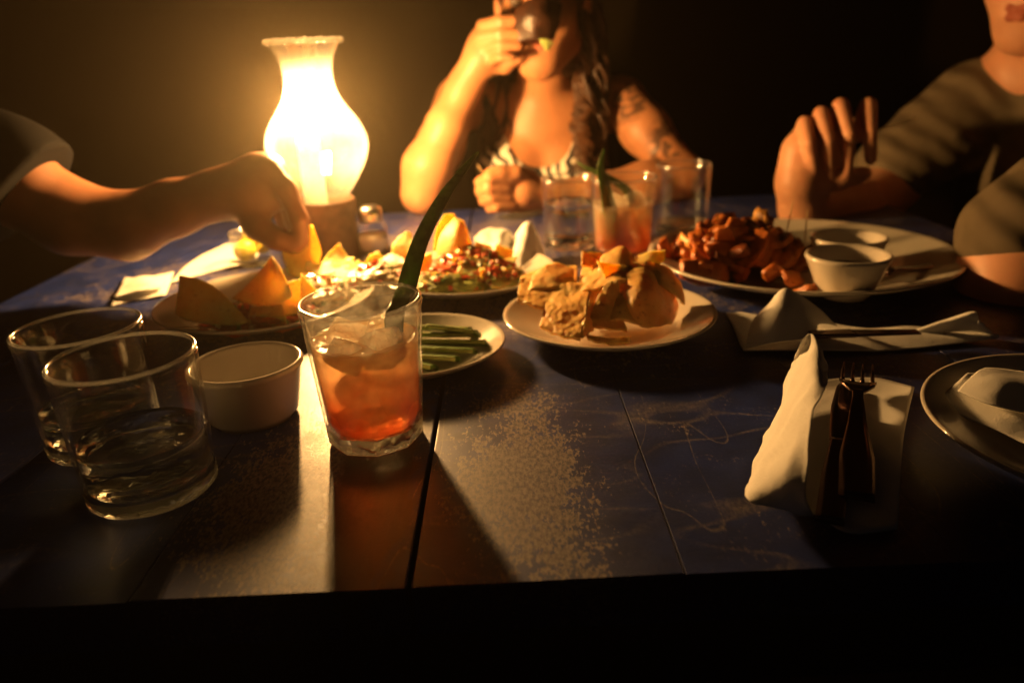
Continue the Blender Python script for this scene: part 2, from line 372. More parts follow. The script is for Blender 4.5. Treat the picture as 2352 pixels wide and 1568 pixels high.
# ------------------------------------------------------------------ implicit bodies (one continuous mesh each)
class Body:
    def __init__(s, lo, hi, vox):
        s.lo = np.array(lo, np.float32); s.v = vox; s.n = np.ceil((np.array(hi)-np.array(lo))/vox).astype(int)+1
        s.F = np.full(s.n, .08, np.float32)
    def win(s, lo, hi):
        a = np.maximum(np.floor((np.array(lo)-s.lo)/s.v).astype(int), 0); b = np.minimum(np.ceil((np.array(hi)-s.lo)/s.v).astype(int)+1, s.n)
        if (b <= a).any(): return None, None
        ax = [s.lo[k]+np.arange(a[k], b[k], dtype=np.float32)*s.v for k in range(3)]
        return tuple(slice(a[k], b[k]) for k in range(3)), (ax[0][:, None, None], ax[1][None, :, None], ax[2][None, None, :])
    def put(s, sl, d, k, sub=False):
        f = s.F[sl]
        if sub:
            h = np.maximum(k-np.abs(-d-f), 0)/k if k else 0; s.F[sl] = np.maximum(f, -d)+(h*h*k/4 if k else 0)
        else:
            h = np.maximum(k-np.abs(d-f), 0)/k if k else 0; s.F[sl] = np.minimum(f, d)-(h*h*k/4 if k else 0)
    def cap(s, a, ra, b, rb, k=.012, sub=False):
        a = np.array(a, float); b = np.array(b, float); m_ = max(ra, rb)+max(k, .012)+.01
        sl, X = s.win(np.minimum(a, b)-m_, np.maximum(a, b)+m_)
        if sl is None: return s
        ba = b-a; L = max(ba@ba, 1e-12); P = [X[i]-a[i] for i in range(3)]
        t = np.clip((P[0]*ba[0]+P[1]*ba[1]+P[2]*ba[2])/L, 0, 1)
        d = np.sqrt((P[0]-ba[0]*t)**2+(P[1]-ba[1]*t)**2+(P[2]-ba[2]*t)**2)-(ra+(rb-ra)*t)
        s.put(sl, d, k, sub); return s
    def chain(s, pts, rs, k=.012):
        for i in range(len(pts)-1): s.cap(pts[i], rs[i], pts[i+1], rs[i+1], k)
        return s
    def ell(s, c, r, rot=None, k=.02, sub=False):
        c = np.array(c, float); r = np.array(r, float); m_ = r.max()+max(k, .012)+.01
        sl, X = s.win(c-m_, c+m_)
        if sl is None: return s
        P = [X[i]-c[i] for i in range(3)]
        if rot is not None:
            Rm = np.array(rot.to_3x3()).T; P = [Rm[i, 0]*P[0]+Rm[i, 1]*P[1]+Rm[i, 2]*P[2] for i in range(3)]
        k0 = np.sqrt((P[0]/r[0])**2+(P[1]/r[1])**2+(P[2]/r[2])**2); k1 = np.sqrt((P[0]/r[0]**2)**2+(P[1]/r[1]**2)**2+(P[2]/r[2]**2)**2)
        s.put(sl, k0*(k0-1)/np.maximum(k1, 1e-6), k, sub); return s
    def full(s): return s.win(s.lo, s.lo+s.n*s.v)
    def mesh(s, name, mat, parent=None, F=None):
        F = s.F if F is None else F; F = F.copy()
        for ax in range(3):
            i0 = [slice(None)]*3; i0[ax] = 0; F[tuple(i0)] = .05; i0[ax] = -1; F[tuple(i0)] = .05
        S = F < 0; nx, ny, nz = F.shape
        cnt = np.zeros((nx-1, ny-1, nz-1), np.int8); off = [(i, j, k) for i in (0, 1) for j in (0, 1) for k in (0, 1)]
        for (i, j, k) in off: cnt += S[i:nx-1+i, j:ny-1+j, k:nz-1+k]
        A = np.argwhere((cnt > 0) & (cnt < 8)); idx = np.full(cnt.shape, -1, np.int64); idx[tuple(A.T)] = np.arange(len(A))
        vals = {o: F[A[:, 0]+o[0], A[:, 1]+o[1], A[:, 2]+o[2]] for o in off}
        acc = np.zeros((len(A), 3)); c = np.zeros(len(A))
        for o in off:
            for ax in range(3):
                if o[ax] == 0:
                    q = list(o); q[ax] = 1; a = vals[o]; b = vals[tuple(q)]; mk = (a < 0) != (b < 0)
                    t = np.where(mk, a/np.where(mk, a-b, 1), 0); p = np.tile(np.array(o, float), (len(A), 1)); p[:, ax] = t
                    acc[mk] += p[mk]; c[mk] += 1
        P = (A+acc/c[:, None])*s.v+s.lo; Q = []
        for ax in range(3):
            o1, o2 = [(1, 2), (2, 0), (0, 1)][ax]
            lo_ = [slice(None)]*3; hi_ = [slice(None)]*3; lo_[ax] = slice(0, -1); hi_[ax] = slice(1, None)
            a = S[tuple(lo_)]; b = S[tuple(hi_)]; E = np.argwhere(a != b); inside = a[tuple(E.T)]
            e1 = np.zeros(3, int); e1[o1] = 1; e2 = np.zeros(3, int); e2[o2] = 1
            ok = (E[:, o1] > 0) & (E[:, o2] > 0) & (E[:, o1] < F.shape[o1]-1) & (E[:, o2] < F.shape[o2]-1); E = E[ok]; inside = inside[ok]
            q = np.stack([idx[tuple((E-e1-e2).T)], idx[tuple((E-e2).T)], idx[tuple(E.T)], idx[tuple((E-e1).T)]], 1)
            q[~inside] = q[~inside][:, ::-1]; Q.append(q)
        Q = np.concatenate(Q)
        # two light relaxation passes
        nb = np.zeros((len(P), 3)); nc = np.zeros(len(P))
        for it in range(2):
            nb[:] = 0; nc[:] = 0
            for k in range(4):
                np.add.at(nb, Q[:, k], P[Q[:, (k+1) % 4]]); np.add.at(nc, Q[:, k], 1)
            P = P*.45+(nb/np.maximum(nc, 1)[:, None])*.55
        me = bpy.data.meshes.new(name); me.vertices.add(len(P)); me.vertices.foreach_set('co', P.astype(np.float32).ravel())
        me.loops.add(len(Q)*4); me.loops.foreach_set('vertex_index', Q.astype(np.int32).ravel())
        me.polygons.add(len(Q)); me.polygons.foreach_set('loop_start', np.arange(0, len(Q)*4, 4, dtype=np.int32)); me.polygons.foreach_set('loop_total', np.full(len(Q), 4, np.int32))
        me.update(calc_edges=True); me.validate(); me.polygons.foreach_set('use_smooth', [True]*len(me.polygons)); me.materials.append(mat)
        return link(bpy.data.objects.new(name, me), parent)

#PART2
# ------------------------------------------------------------------ setting
def plane_box(name, lo, hi, mat): return tag(box(name, lo, hi, mat, None, 0), None, None, None, 'structure')
plane_box('floor', (-4, -2, -.78), (4, 2.6, -.74), M['floor'])
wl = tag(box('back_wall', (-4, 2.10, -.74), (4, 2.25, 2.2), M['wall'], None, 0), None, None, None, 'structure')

# ------------------------------------------------------------------ table
T = thing('table', 'wooden dining table of wide planks painted blue and rubbed bare in patches', 'table', (0, .82, -.74))
def planks():
    xs = [-.62, -.485, -.345, -.203, -.059, .083, .225, .365, .50, .62]
    for i in range(len(xs)-1):
        a, b = xs[i]+(.0014 if i == 4 else .00022), xs[i+1]-(.0014 if i == 3 else .00022); bm = bmesh.new()
        ys = np.linspace(.309, 1.33, 26); X = np.linspace(a, b, 7); vt = [[None]*7 for _ in ys]
        bmesh.ops.create_cube(bm, size=1)
        dz = random.uniform(-.0004, .0004)
        for v in bm.verts: v.co = V((a+b)/2+v.co.x*(b-a), (.309+1.33)/2+v.co.y*1.021+random.uniform(-.0008, .0008), -.015+v.co.z*.03+(dz if v.co.z > 0 else 0))
        bmesh.ops.bevel(bm, geom=list(bm.edges), offset=(.0010 if i in (3, 4) else .0002), segments=2, affect='EDGES', profile=.5)
        me = bpy.data.meshes.new('plank'); bm.to_mesh(me); bm.free(); me.materials.append(M['table'])
        o = link(bpy.data.objects.new('plank', me)); o.parent = T; o.matrix_parent_inverse = T.matrix_world.inverted(); o.location = V(0, 0, 0)
        o.matrix_parent_inverse = Matrix.Translation(-V(0, .82, -.74))
planks()
def under(name, lo, hi):
    o = box(name, lo, hi, M['plank_side'], T, .002); o.matrix_parent_inverse = Matrix.Translation(-V(0, .82, -.74)); return o
under('apron', (-.56, .345, -.11), (.56, .365, -.0305)); under('apron', (-.56, 1.27, -.11), (.56, 1.29, -.0305))
for a in (-.58, .52):
    for b in (.34, 1.24): under('leg', (a, b, -.74), (a+.06, b+.06, -.031))

# ------------------------------------------------------------------ tableware builders
def plate(loc, R, H, label, group=None, name='plate', seat=0):
    k = R
    prof = [(0, .0035), (.45*k, .0035), (.58*k, .0045), (.66*k, .35*H), (.80*k, .62*H), (.955*k, .93*H), (.985*k, H), (k, .985*H), (1.003*k, .94*H),
            (.985*k, .86*H), (.80*k, .42*H), (.66*k, .12*H), (.60*k, 0.0), (.55*k, 0.0), (.54*k, .0015), (0, .0015)]
    o = lathe(name, prof, M['china'], None, 96); o.location = loc
    return tag(o, label, 'plate', group)
def ramekin(loc, R, Rb, H, label, fill=None, group=None, name='ramekin'):
    t = thing(name, label, 'ramekin', loc, group); w_ = .0035
    prof = [(0, .004), (Rb-.008, .004), (Rb-w_, .009), (R-w_-.001, H-.003), (R-w_*.6, H), (R, H-.0012), (R+.0006, H-.004), (R-.0008, H-.006), (Rb+.001, .006), (Rb-.003, 0), (0, .0)]
    lathe('bowl', prof, M['china'], t, 72)
    if fill:
        z = fill[0]*H; r = Rb-w_+(R-Rb)*fill[0]-.0009
        lathe('sauce', [(0, z), (r*.9, z+.0002), (r, z+.0015), (r, z-.002), (Rb-w_-.001, .0095), (0, .006)], M[fill[1]], t, 48)
    return t
def tumbler(loc, Rt, Rb, H, label, wall='glass_thin', base_h=.012, fill=None, liquid='water', octagon=False, group=None, name='tumbler', tint=None):
    t = thing(name, label, 'glass', loc, group); th = .0022
    def rad(z): return Rb+(Rt-Rb)*(z/H)**1.0
    fc = None
    if octagon:
        def fc(a, z):
            k = max(0, min(1, (.034-z)/.02)); s = 2*math.pi/9
            return -k*.045*(1-math.cos(((a % s)-s/2)*1.0)/math.cos(s/2))*-1*0 + k*(math.cos(s/2)/math.cos((a % s)-s/2)-1)*.85
    zs = [base_h+(H-base_h)*i/10 for i in range(11)]
    prof = [(rad(z)-th, z) for z in zs[:-1]]+[(rad(H)-th*.9, H-.0012), (rad(H)-th*.3, H+.0003), (rad(H)+.0004, H-.0010), (rad(H)+.0002, H-.0030)]+[(rad(z), z) for z in zs[:-1][::-1]]
    lathe('glass_wall', prof, M[wall], t, 90, fc, wob=.004)
    # rolled lip: solid glass bead
    lip = [(rad(H)-th*.5+math.cos(a)*.0014, H+.0016+math.sin(a)*.0014) for a in np.linspace(0, 2*math.pi, 9)[:-1]]
    lathe('rim', lip, M['glass_rim'], t, 90)
    e = .0004
    pb = [(0, 0.0006), (Rb-.006, .0004), (Rb-.0015, .0), (Rb+.0002, .0022), (rad(base_h)-.0001, base_h-e), (rad(base_h)-.0016, base_h-e), (Rb*.7, base_h-.0022), (0, base_h-.0036)]
    lathe('glass_base', pb, M['glass_base'], t, 90, fc)
    if fill:
        zt = fill*H; n = 8; q = [(0, base_h-.0030)]+[(Rb*.68, base_h-.0016), (rad(base_h)-th-.0006, base_h+.0008)]
        q += [(rad(base_h+(zt-base_h)*i/n)-th-.0004, base_h+(zt-base_h)*i/n) for i in range(1, n)]
        q += [(rad(zt)-th-.0004, zt+.0008), (rad(zt)-th-.003, zt-.0004)]+[(rad(zt)*x, zt-.0006) for x in (.75, .5, .25)]+[(0, zt-.0006)]
        lq = lathe('drink' if liquid == 'drink' else 'water', q, M[liquid], t, 90)
        if liquid == 'water':
            for v in lq.data.vertices:
                if v.co.z > zt-.002: v.co.z += .0012*mnoise.noise(V(v.co.x*70, v.co.y*70, 3.3+loc[0]*9))
    return t
def local(t, o):   # a world-space mesh made a child of t
    o.parent = t; o.matrix_parent_inverse = Matrix.Translation(-Vector(t.location)); return o
def ice(t, pos, s, rot):
    bm = bmesh.new(); bmesh.ops.create_cube(bm, size=s); bmesh.ops.bevel(bm, geom=list(bm.edges), offset=s*.18, segments=3, affect='EDGES', profile=.6)
    for v in bm.verts: v.co += mnoise.noise_vector(v.co*60)*s*.05
    me = bpy.data.meshes.new('ice_cube'); bm.to_mesh(me); bm.free(); me.materials.append(M['ice'])
    me.polygons.foreach_set('use_smooth', [True]*len(me.polygons))
    o = link(bpy.data.objects.new('ice_cube', me), t); o.location = pos; o.rotation_euler = rot; return o
def leaf(name, pts, widths, label, n=22, th=.0012, fold=.25, side=None, group=None):
    P = [Vector(p) for p in pts]; L, C_, R_ = [], [], []
    for i in range(n+1):
        p = crv(P, i/n); q = crv(P, min(1, i/n+.02))-crv(P, max(0, i/n-.02)); wdt = float(np.interp(i/n, np.linspace(0, 1, len(widths)), widths))
        s = (side or V(1, .25, 0)); s = (s-q.normalized()*s.dot(q.normalized())).normalized(); nn = s.cross(q).normalized()
        L.append(p-s*wdt/2+nn*wdt*fold); C_.append(p); R_.append(p+s*wdt/2+nn*wdt*fold)
    o = sheet(name, [L, C_, R_], M['leaf'], None, n, 6, .0004, 40, th)
    return tag(o, label, 'leaf', group)

# ------------------------------------------------------------------ lamp
LX, LY = -.249, 1.03
lamp = thing('hurricane_lamp', 'lit hurricane lamp with a bulbous glass chimney and beaded rim on a dark round base', 'lamp', (LX, LY, 0))
lathe('base', [(0, 0), (.041, 0), (.043, .003), (.0415, .010), (.040, .04), (.0405, .070), (.0415, .078), (.040, .0805), (.037, .080), (.036, .074), (.035, .030), (0, .028)], M['drum'], lamp, 64)
cprof = [(.032, .070), (.034, .082), (.0415, .094), (.053, .112), (.0625, .130), (.0675, .150), (.066, .166), (.058, .183), (.0465, .199), (.0375, .213), (.0328, .228), (.0318, .243), (.0345, .259), (.0410, .272), (.0465, .281)]
inn = [(r-.0014, z) for r, z in cprof][::-1]
def dense(p, n=40):
    P = [V(a, 0, b) for a, b in p]; return [(crv(P, i/n).x, crv(P, i/n).z) for i in range(n+1)]
lathe('chimney', dense(cprof)+dense(inn), M['chimney'], lamp, 84)
bm = bmesh.new()
for i in range(44):
    a = 2*math.pi*i/44; bmesh.ops.create_icosphere(bm, subdivisions=2, radius=.0031, matrix=Matrix.Translation((.0476*math.cos(a), .0476*math.sin(a), .2825+.0008*math.sin(i*2.2))))
me = bpy.data.meshes.new('beaded_rim'); bm.to_mesh(me); bm.free(); me.materials.append(M['glass_base']); me.polygons.foreach_set('use_smooth', [True]*len(me.polygons)); link(bpy.data.objects.new('beaded_rim', me), lamp)
cx_ = -.012
cdl = lathe('candle', [(0, .029), (.0150, .029), (.0155, .035), (.0150, .156), (.0142, .162), (.012, .1615), (.0, .158)], M['wax'], lamp, 40); cdl.location = (cx_, 0, 0)
wk = tube('wick', [V(cx_, 0, .157), V(cx_+.0006, 0, .164), V(cx_+.0002, 0, .170)], .0009, M['black_cloth'], cdl, 6); wk.location = (0, 0, 0)
wk.matrix_parent_inverse = Matrix.Translation((-cx_, 0, 0))
fl = lathe('flame', dense([(0, .165), (.0055, .170), (.0085, .181), (.0078, .197), (.0045, .215), (.0012, .231), (0, .237)], 18), M['flame'], cdl, 20, close=False)

# ------------------------------------------------------------------ glass jar with a metal lid beside the lamp
sj = thing('salt_shaker', 'small glass salt shaker with a metal screw lid beside the lamp base', 'shaker', (-.190, 1.035, 0))
lathe('jar', [(0, .0), (.019, 0), (.0225, .003), (.0245, .02), (.023, .036), (.0165, .047), (.0160, .052), (.0145, .052), (.015, .046), (.021, .035), (.0225, .02), (.020, .005), (0, .0045)], M['glass_thin'], sj, 48)
lathe('jar_base', [(0, .0002), (.018, .0002), (.0195, .0035), (0, .0042)], M['glass_base'], sj, 48)
lathe('salt', [(0, .005), (.0195, .0055), (.0218, .02), (.021, .028), (0, .0295)], M['salt'], sj, 40)
lathe('lid', [(.0168, .045), (.0172, .047), (.0172, .058), (.0160, .064), (.010, .0675), (0, .068), (0, .066), (.010, .0655), (.0155, .0625), (.0165, .057)], M['metal'], sj, 48)

# ------------------------------------------------------------------ plates
P1 = V(-.265, .778, 0); P3 = V(-.048, .850, 0); P4 = V(.094, .673, 0); PC = V(-.083, .618, 0); P5 = V(.338, .838, 0); P6 = V(.379, .403, 0)
plate(P1, .116, .021, 'white dinner plate of nachos under the reaching hand')
plate(P3, .103, .021, 'white plate of salsa and loaded chips between the lamp and the clear tumblers')
plate(P4, .101, .021, 'white plate holding the blistered fried flatbread pieces')
plate(PC, .077, .019, 'small white saucer holding green vegetable sticks')
plate(P5, .171, .028, 'large white platter holding fried wedges and the pair of ramekins')
plate(P6, .114, .023, 'empty white plate with a used paper napkin at the table corner')

# ------------------------------------------------------------------ glasses
G1 = tumbler(V(-.101, .478, 0), .0412, .0335, .101, 'faceted tumbler of cloudy orange drink with ice closest to the camera', 'glass_fog', .0135, .75, 'drink', True, name='cocktail_tumbler')
for p, s, r in [((-.016, .006, .0715), .024, (.3, .5, .2)), ((.013, -.010, .0705), .023, (.9, .2, .7)), ((.012, .018, .0725), .022, (.4, 1.1, .3)), ((-.010, -.019, .0700), .020, (.2, .7, 1.2))]: ice(G1, p, s, r)
leaf('leaf_garnish', [dep(912, 800, .500), at(905, 735, .085), dep(928, 680, .515), dep(948, 610, .525), dep(975, 535, .55), dep(1022, 450, .58), dep(1070, 385, .62), dep(1098, 350, .65)],
     [.010, .0135, .0140, .0130, .0120, .0100, .0062, .0008], 'long dark green leaf standing in the closest orange drink', side=V(1, .15, .1), fold=.12)
W1 = tumbler(V(-.238, .4225, 0), .0425, .0395, .090, 'clear water tumbler, nearly half full, in front of the empty white ramekin', base_h=.010, fill=.42)
W0 = tumbler(V(-.302, .490, 0), .0415, .0385, .088, 'clear tumbler with a little water, farther left behind the nearly half full one', base_h=.010, fill=.36)
W2 = tumbler(V(.087, 1.018, 0), .0375, .0350, .094, 'clear water tumbler beside the crumpled white napkins', base_h=.010, fill=.66)
G2 = tumbler(V(.151, .948, 0), .0430, .0375, .102, 'tumbler of orange drink with a pointed leaf behind the flatbread plate', 'glass_thin', .012, .70, 'drink', name='cocktail_tumbler')
W3 = tumbler(V(.258, 1.075, 0), .0400, .0385, .096, 'tall clear tumbler, nearly empty, between the far orange drink and the platter', base_h=.010, fill=.16)
for p, s, r in [((-.012, -.004, .070), .023, (.3, .5, .2)), ((.014, .004, .0705), .022, (.9, .2, .7))]: ice(G2, p, s, r)
leaf('leaf_garnish', [dep(1420, 560, .935), dep(1405, 500, .925), dep(1390, 430, .918), dep(1380, 385, .915), dep(1388, 343, .915)], [.014, .0175, .0140, .009, .0008], 'short pointed green leaf standing in the far orange drink', side=V(1, -.1, 0), fold=.15)
leaf('leaf_garnish', [dep(1462, 470, .955), dep(1435, 432, .95), dep(1390, 405, .952), dep(1345, 385, .962), dep(1325, 372, .97)], [.010, .010, .008, .005, .001], 'curved thin leaf hanging over the rim of the far orange drink', side=V(.2, 0, 1), fold=.1)

# ------------------------------------------------------------------ ramekins
ramekin(V(-.203, .522, 0), .0425, .034, .046, 'empty white ramekin on the table beside the closest orange drink')
ramekin(V(.3365, .7080, .0115), .0400, .0255, .044, 'white ramekin of brown sauce at the front edge of the platter', (.62, 'sauce'))
ramekin(V(.378, .800, .006), .0400, .0265, .044, 'white ramekin of green dip at the back of the platter', (.45, 'guac'))

# ------------------------------------------------------------------ green sticks on the saucer
def stick(p, q, wd, ht, label, tilt=.0):
    t = thing('vegetable_stick', label, 'vegetable', p, 'green vegetable sticks on the saucer')
    d = (q-p); L = d.length; u = d.normalized(); s = u.cross(V(0, 0, 1)).normalized(); up = s.cross(u)
    a = math.radians(28+tilt); s2 = s*math.cos(a)+up*math.sin(a); up2 = -s*math.sin(a)+up*math.cos(a)
    def rows(h0, h1, w0):
        return [[u*(L*x)+s2*(-w0/2)+up2*h0 for x in (0, .5, 1)], [u*(L*x)+s2*(w0/2)+up2*h1 for x in (0, .5, 1)]]
    o = sheet('slice', [[u*(L*x)+s2*(-wd/2)+up2*(.0004*math.sin(x*9)) for x in (0, .25, .5, .75, 1)], [u*(L*x)+up2*.0015 for x in (0, .25, .5, .75, 1)], [u*(L*x)+s2*(wd/2) for x in (0, .25, .5, .75, 1)]], M['cuke'], t, 16, 6, .0004, 90, ht, seed=len(label))
    e = sheet('pale_edge', [[u*(L*x+.001*0)+s2*(wd/2+.0002)+up2*(-ht*.45) for x in (.01, .5, .99)], [u*(L*x)+s2*(wd/2+.0008)+up2*(ht*.45) for x in (.01, .5, .99)]], M['cuke_edge'], t, 10, 2, 0, 50, .0007)
    return t
stk = [((925, 752), (1082, 758), .016, 'farthest back against the rim'), ((930, 770), (1104, 771), .016, 'second from the back'), ((928, 785), (1118, 789), .016, 'third from the back'),
       ((925, 800), (1092, 808), .015, 'with the brightest cut edge, fourth from the back'), ((930, 818), (1052, 826), .014, 'second from the front rim'), ((915, 828), (998, 846), .012, 'nearest the front rim'), ((985, 752), (1095, 766), .022, 'lying across the others')]
for i, (a, b, z, s) in enumerate(stk):
    stick(at(*a, z), at(*b, z-.001), .0120, .0035, 'green vegetable stick on the saucer, '+s, tilt=random.uniform(-6, 8))

# ------------------------------------------------------------------ chips, each one lofted through its own outline
def chip(rows, label, mat='chip', amp=.0012, th=.0020, nu=12, nv=10, seed=None, name='tortilla_chip', cat='chip', amp2=.0004, freq=70, group=None):
    seed = len(label)*7 % 50 if seed is None else seed
    o = sheet(name, rows, M[mat], None, nu, nv, amp, freq, th, seed=seed, edge=.0008, amp2=amp2); return tag(o, label, cat, group)
D = dep
# plate 1
chip([[D(414, 634, .745), D(455, 640, .735), D(500, 664, .725), D(573, 738, .700)], [D(408, 685, .725), D(440, 700, .715), D(500, 722, .705), D(560, 742, .695)], [D(404, 722, .715), D(430, 735, .705), D(490, 745, .70), D(545, 746, .692)]], 'curved tortilla chip leaning at the far left of the nacho plate', amp=.0008)
chip([[D(625, 588, .735), D(626, 590, .735)], [D(585, 640, .738), D(622, 635, .715), D(655, 640, .725)], [D(533, 687, .745), D(578, 700, .722), D(622, 706, .712), D(672, 680, .722)]], 'large upright triangular chip in the middle of the nacho plate', amp=.0010)
chip([[D(655, 650, .722), D(690, 640, .735)], [D(640, 700, .715), D(690, 700, .725)], [D(636, 742, .70), D(695, 742, .712)]], 'narrow chip tucked behind the large upright one', amp=.0008)
chip([[D(692, 628, .765), D(694, 630, .765)], [D(690, 665, .750), D(725, 668, .765)], [D(690, 705, .735), D(745, 700, .758)]], 'triangular chip beside the diced tomato on the nacho plate', amp=.0009)
chip([[D(575, 705, .715), D(650, 700, .712)], [D(570, 742, .697), D(660, 748, .692)]], 'orange stained chip lying flat at the front of the nacho plate', amp=.0015)
chip([[D(735, 655, .79), D(790, 640, .80)], [D(720, 690, .76), D(800, 690, .77)]], 'chip lying flat behind the closest orange drink', amp=.0015)
# chip held in the hand
chip([[D(640, 545, .875), D(680, 522, .885), D(718, 518, .895)], [D(650, 590, .865), D(690, 585, .875), D(738, 580, .885)], [D(662, 628, .855), D(695, 640, .865), D(722, 628, .878)]], 'orange chip held between the fingers of the reaching hand', amp=.0008)
# heap between the plates 1 and 3
chip([[D(778, 558, .93), D(780, 560, .93)], [D(750, 588, .925), D(800, 590, .92)], [D(735, 612, .915), D(781, 620, .905), D(808, 592, .915)]], 'pointed chip standing in front of the salt shaker')
chip([[D(745, 625, .88), D(800, 610, .89)], [D(760, 655, .86), D(830, 650, .865)]], 'bright chip lying at the rim of the salsa plate', amp=.002)
chip([[D(820, 598, .89), D(850, 615, .89)], [D(800, 640, .87), D(860, 655, .865)]], 'small folded chip at the left of the salsa plate', amp=.002)
chip([[D(935, 530, .92), D(945, 538, .92)], [D(905, 560, .915), D(950, 575, .90)], [D(900, 600, .905), D(945, 612, .895)]], 'curled chip standing just left of the leaf')
chip([[D(850, 585, .905), D(868, 578, .91)], [D(830, 615, .90), D(870, 618, .895), D(900, 612, .90)], [D(818, 640, .885), D(862, 650, .878), D(905, 640, .885)]], 'broad bright chip in front of the lamp, between both heaped plates', amp=.002)
chip([[D(872, 596, .90), D(915, 585, .905)], [D(868, 640, .87), D(925, 645, .872)]], 'pale chip lying under the long leaf', amp=.002)
chip([[D(705, 600, .86), D(735, 606, .87), D(760, 600, .875)], [D(700, 622, .845), D(735, 632, .845), D(770, 628, .85)]], 'small curled chip just right of the held chip', amp=.002)
chip([[D(790, 600, .90), D(812, 590, .905)], [D(775, 630, .885), D(822, 628, .885)]], 'upright folded chip between the pointed chip and the broad bright chip', amp=.002)
chip([[D(700, 655, .80), D(720, 640, .81), D(745, 650, .81)], [D(690, 678, .785), D(720, 685, .78), D(752, 680, .785)]], 'chip smeared with melted cheese behind the tomato', amp=.002)
chip([[D(965, 590, .86), D(990, 580, .865)], [D(955, 620, .85), D(1000, 625, .845)]], 'short broken chip at the foot of the tallest chip', amp=.0015)
# plate 3
chip([[D(1046, 500, .90), D(1066, 507, .895)], [D(1012, 545, .895), D(1050, 550, .872), D(1082, 560, .885)], [D(1002, 600, .885), D(1045, 630, .868), D(1089, 618, .880)]], 'tall chip standing upright in the salsa', amp=.0010)
chip([[D(1022, 492, .915), D(1045, 490, .915)], [D(1000, 530, .91), D(1050, 540, .91)], [D(995, 575, .905), D(1040, 590, .90)]], 'second tall chip standing just behind the tallest one', amp=.0010)
chip([[D(1110, 600, .86), D(1150, 598, .865), D(1188, 590, .87)], [D(1112, 622, .845), D(1150, 625, .845), D(1180, 608, .855)]], 'orange chip pointing sideways out of the salsa', amp=.0012)
chip([[D(1008, 645, .80), D(1045, 650, .79), D(1080, 662, .785), D(1127, 668, .80)], [D(1018, 648, .785), D(1050, 668, .775), D(1085, 680, .772), D(1118, 682, .778)]], 'curved pale chip on the front edge of the salsa plate', amp=.0018)
chip([[D(1140, 560, .90), D(1180, 575, .90)], [D(1130, 600, .88), D(1175, 605, .88)]], 'chip half buried next to the crumpled napkin')

chip([[D(1092, 556, .89), D(1130, 566, .895)], [D(1080, 590, .872), D(1128, 600, .872)]], 'orange chip leaning on the salsa just right of the tallest chip', amp=.0012)
chip([[D(1060, 600, .835), D(1095, 590, .845), D(1130, 600, .845)], [D(1050, 625, .82), D(1095, 630, .815), D(1140, 628, .82)]], 'broken golden chip lying across the front of the salsa', amp=.0018)
chip([[D(1130, 640, .81), D(1165, 625, .82), D(1195, 628, .825)], [D(1128, 662, .795), D(1170, 660, .795), D(1200, 650, .805)]], 'golden chip overhanging the right rim of the salsa plate', amp=.0018)
# soft food and diced bits
def mound(name, c, r, mat, label, cat, seed, bump=.25, parent=None, sq=1):
    bm = bmesh.new(); bmesh.ops.create_icosphere(bm, subdivisions=5, radius=1)
    for v in bm.verts:
        n = v.co.copy(); k = 1+bump*mnoise.noise(n*2.2+V(seed, 0, 0))+bump*.45*mnoise.noise(n*6+V(0, seed, 0))+bump*.2*mnoise.noise(n*14)
        v.co = V(c[0]+n.x*r[0]*k, c[1]+n.y*r[1]*k, c[2]+max(n.z, -.12)*r[2]*k)
    me = bpy.data.meshes.new(name); bm.to_mesh(me); bm.free(); me.polygons.foreach_set('use_smooth', [True]*len(me.polygons)); me.materials.append(M[mat])
    o = link(bpy.data.objects.new(name, me)); return tag(o, label, cat)
mound('cheese_heap', (-.150, .835, .013), (.045, .040, .020), 'cream', 'pale melted cheese heaped at the left of the salsa plate', 'cheese', 3, .35)
mound('salsa_heap', (-.045, .860, .012), (.050, .045, .026), 'tomato', 'mound of red tomato salsa on the middle plate', 'salsa', 8, .3)
mound('avocado_heap', (-.075, .800, .012), (.046, .028, .015), 'guac', 'smear of green avocado dip at the front of the salsa plate', 'dip', 5, .3)
mound('tomato_heap', (-.255, .735, .010), (.055, .045, .014), 'tomato', 'red tomato and bean topping under the chips of the nacho plate', 'topping', 6, .35)
mound('cheese_heap', (-.225, .790, .010), (.050, .045, .020), 'cream', 'melted cheese topping at the back of the nacho plate', 'cheese', 11, .35)
def dice(name, spots, n, mats, label, cat, s0=.0035):
    """loose chopped bits, one object: nobody could count them"""
    vs, fs, mi = [], [], []
    for i in range(n):
        cx, cy, cz, rx, ry, rz = random.choice(spots); a = random.uniform(0, 6.28); q = math.sqrt(random.random())
        x, y = cx+math.cos(a)*q*rx, cy+math.sin(a)*q*ry; z = cz+rz*(1-q*q)+random.uniform(-.001, .003)
        s = s0*random.uniform(.5, 1.3); Rm = Matrix.Rotation(random.uniform(0, 6), 3, V(random.random(), random.random(), random.random()+.1)); b = len(vs)
        for dx in (-1, 1):
            for dy in (-1, 1):
                for dz in (-1, 1): vs.append(V(x, y, z)+Rm @ V(dx*s*.5, dy*s*.5*random.uniform(.6, 1.3), dz*s*.4))
        for f in ((0, 1, 3, 2), (4, 6, 7, 5), (0, 4, 5, 1), (2, 3, 7, 6), (0, 2, 6, 4), (1, 5, 7, 3)): fs.append(tuple(b+k for k in f)); mi.append(i % len(mats))
    o = meshobj(name, vs, fs, M[mats[0]], None, False)
    for k in mats[1:]: o.data.materials.append(M[k])
    o.data.polygons.foreach_set('material_index', mi); return tag(o, label, cat, None, 'stuff')
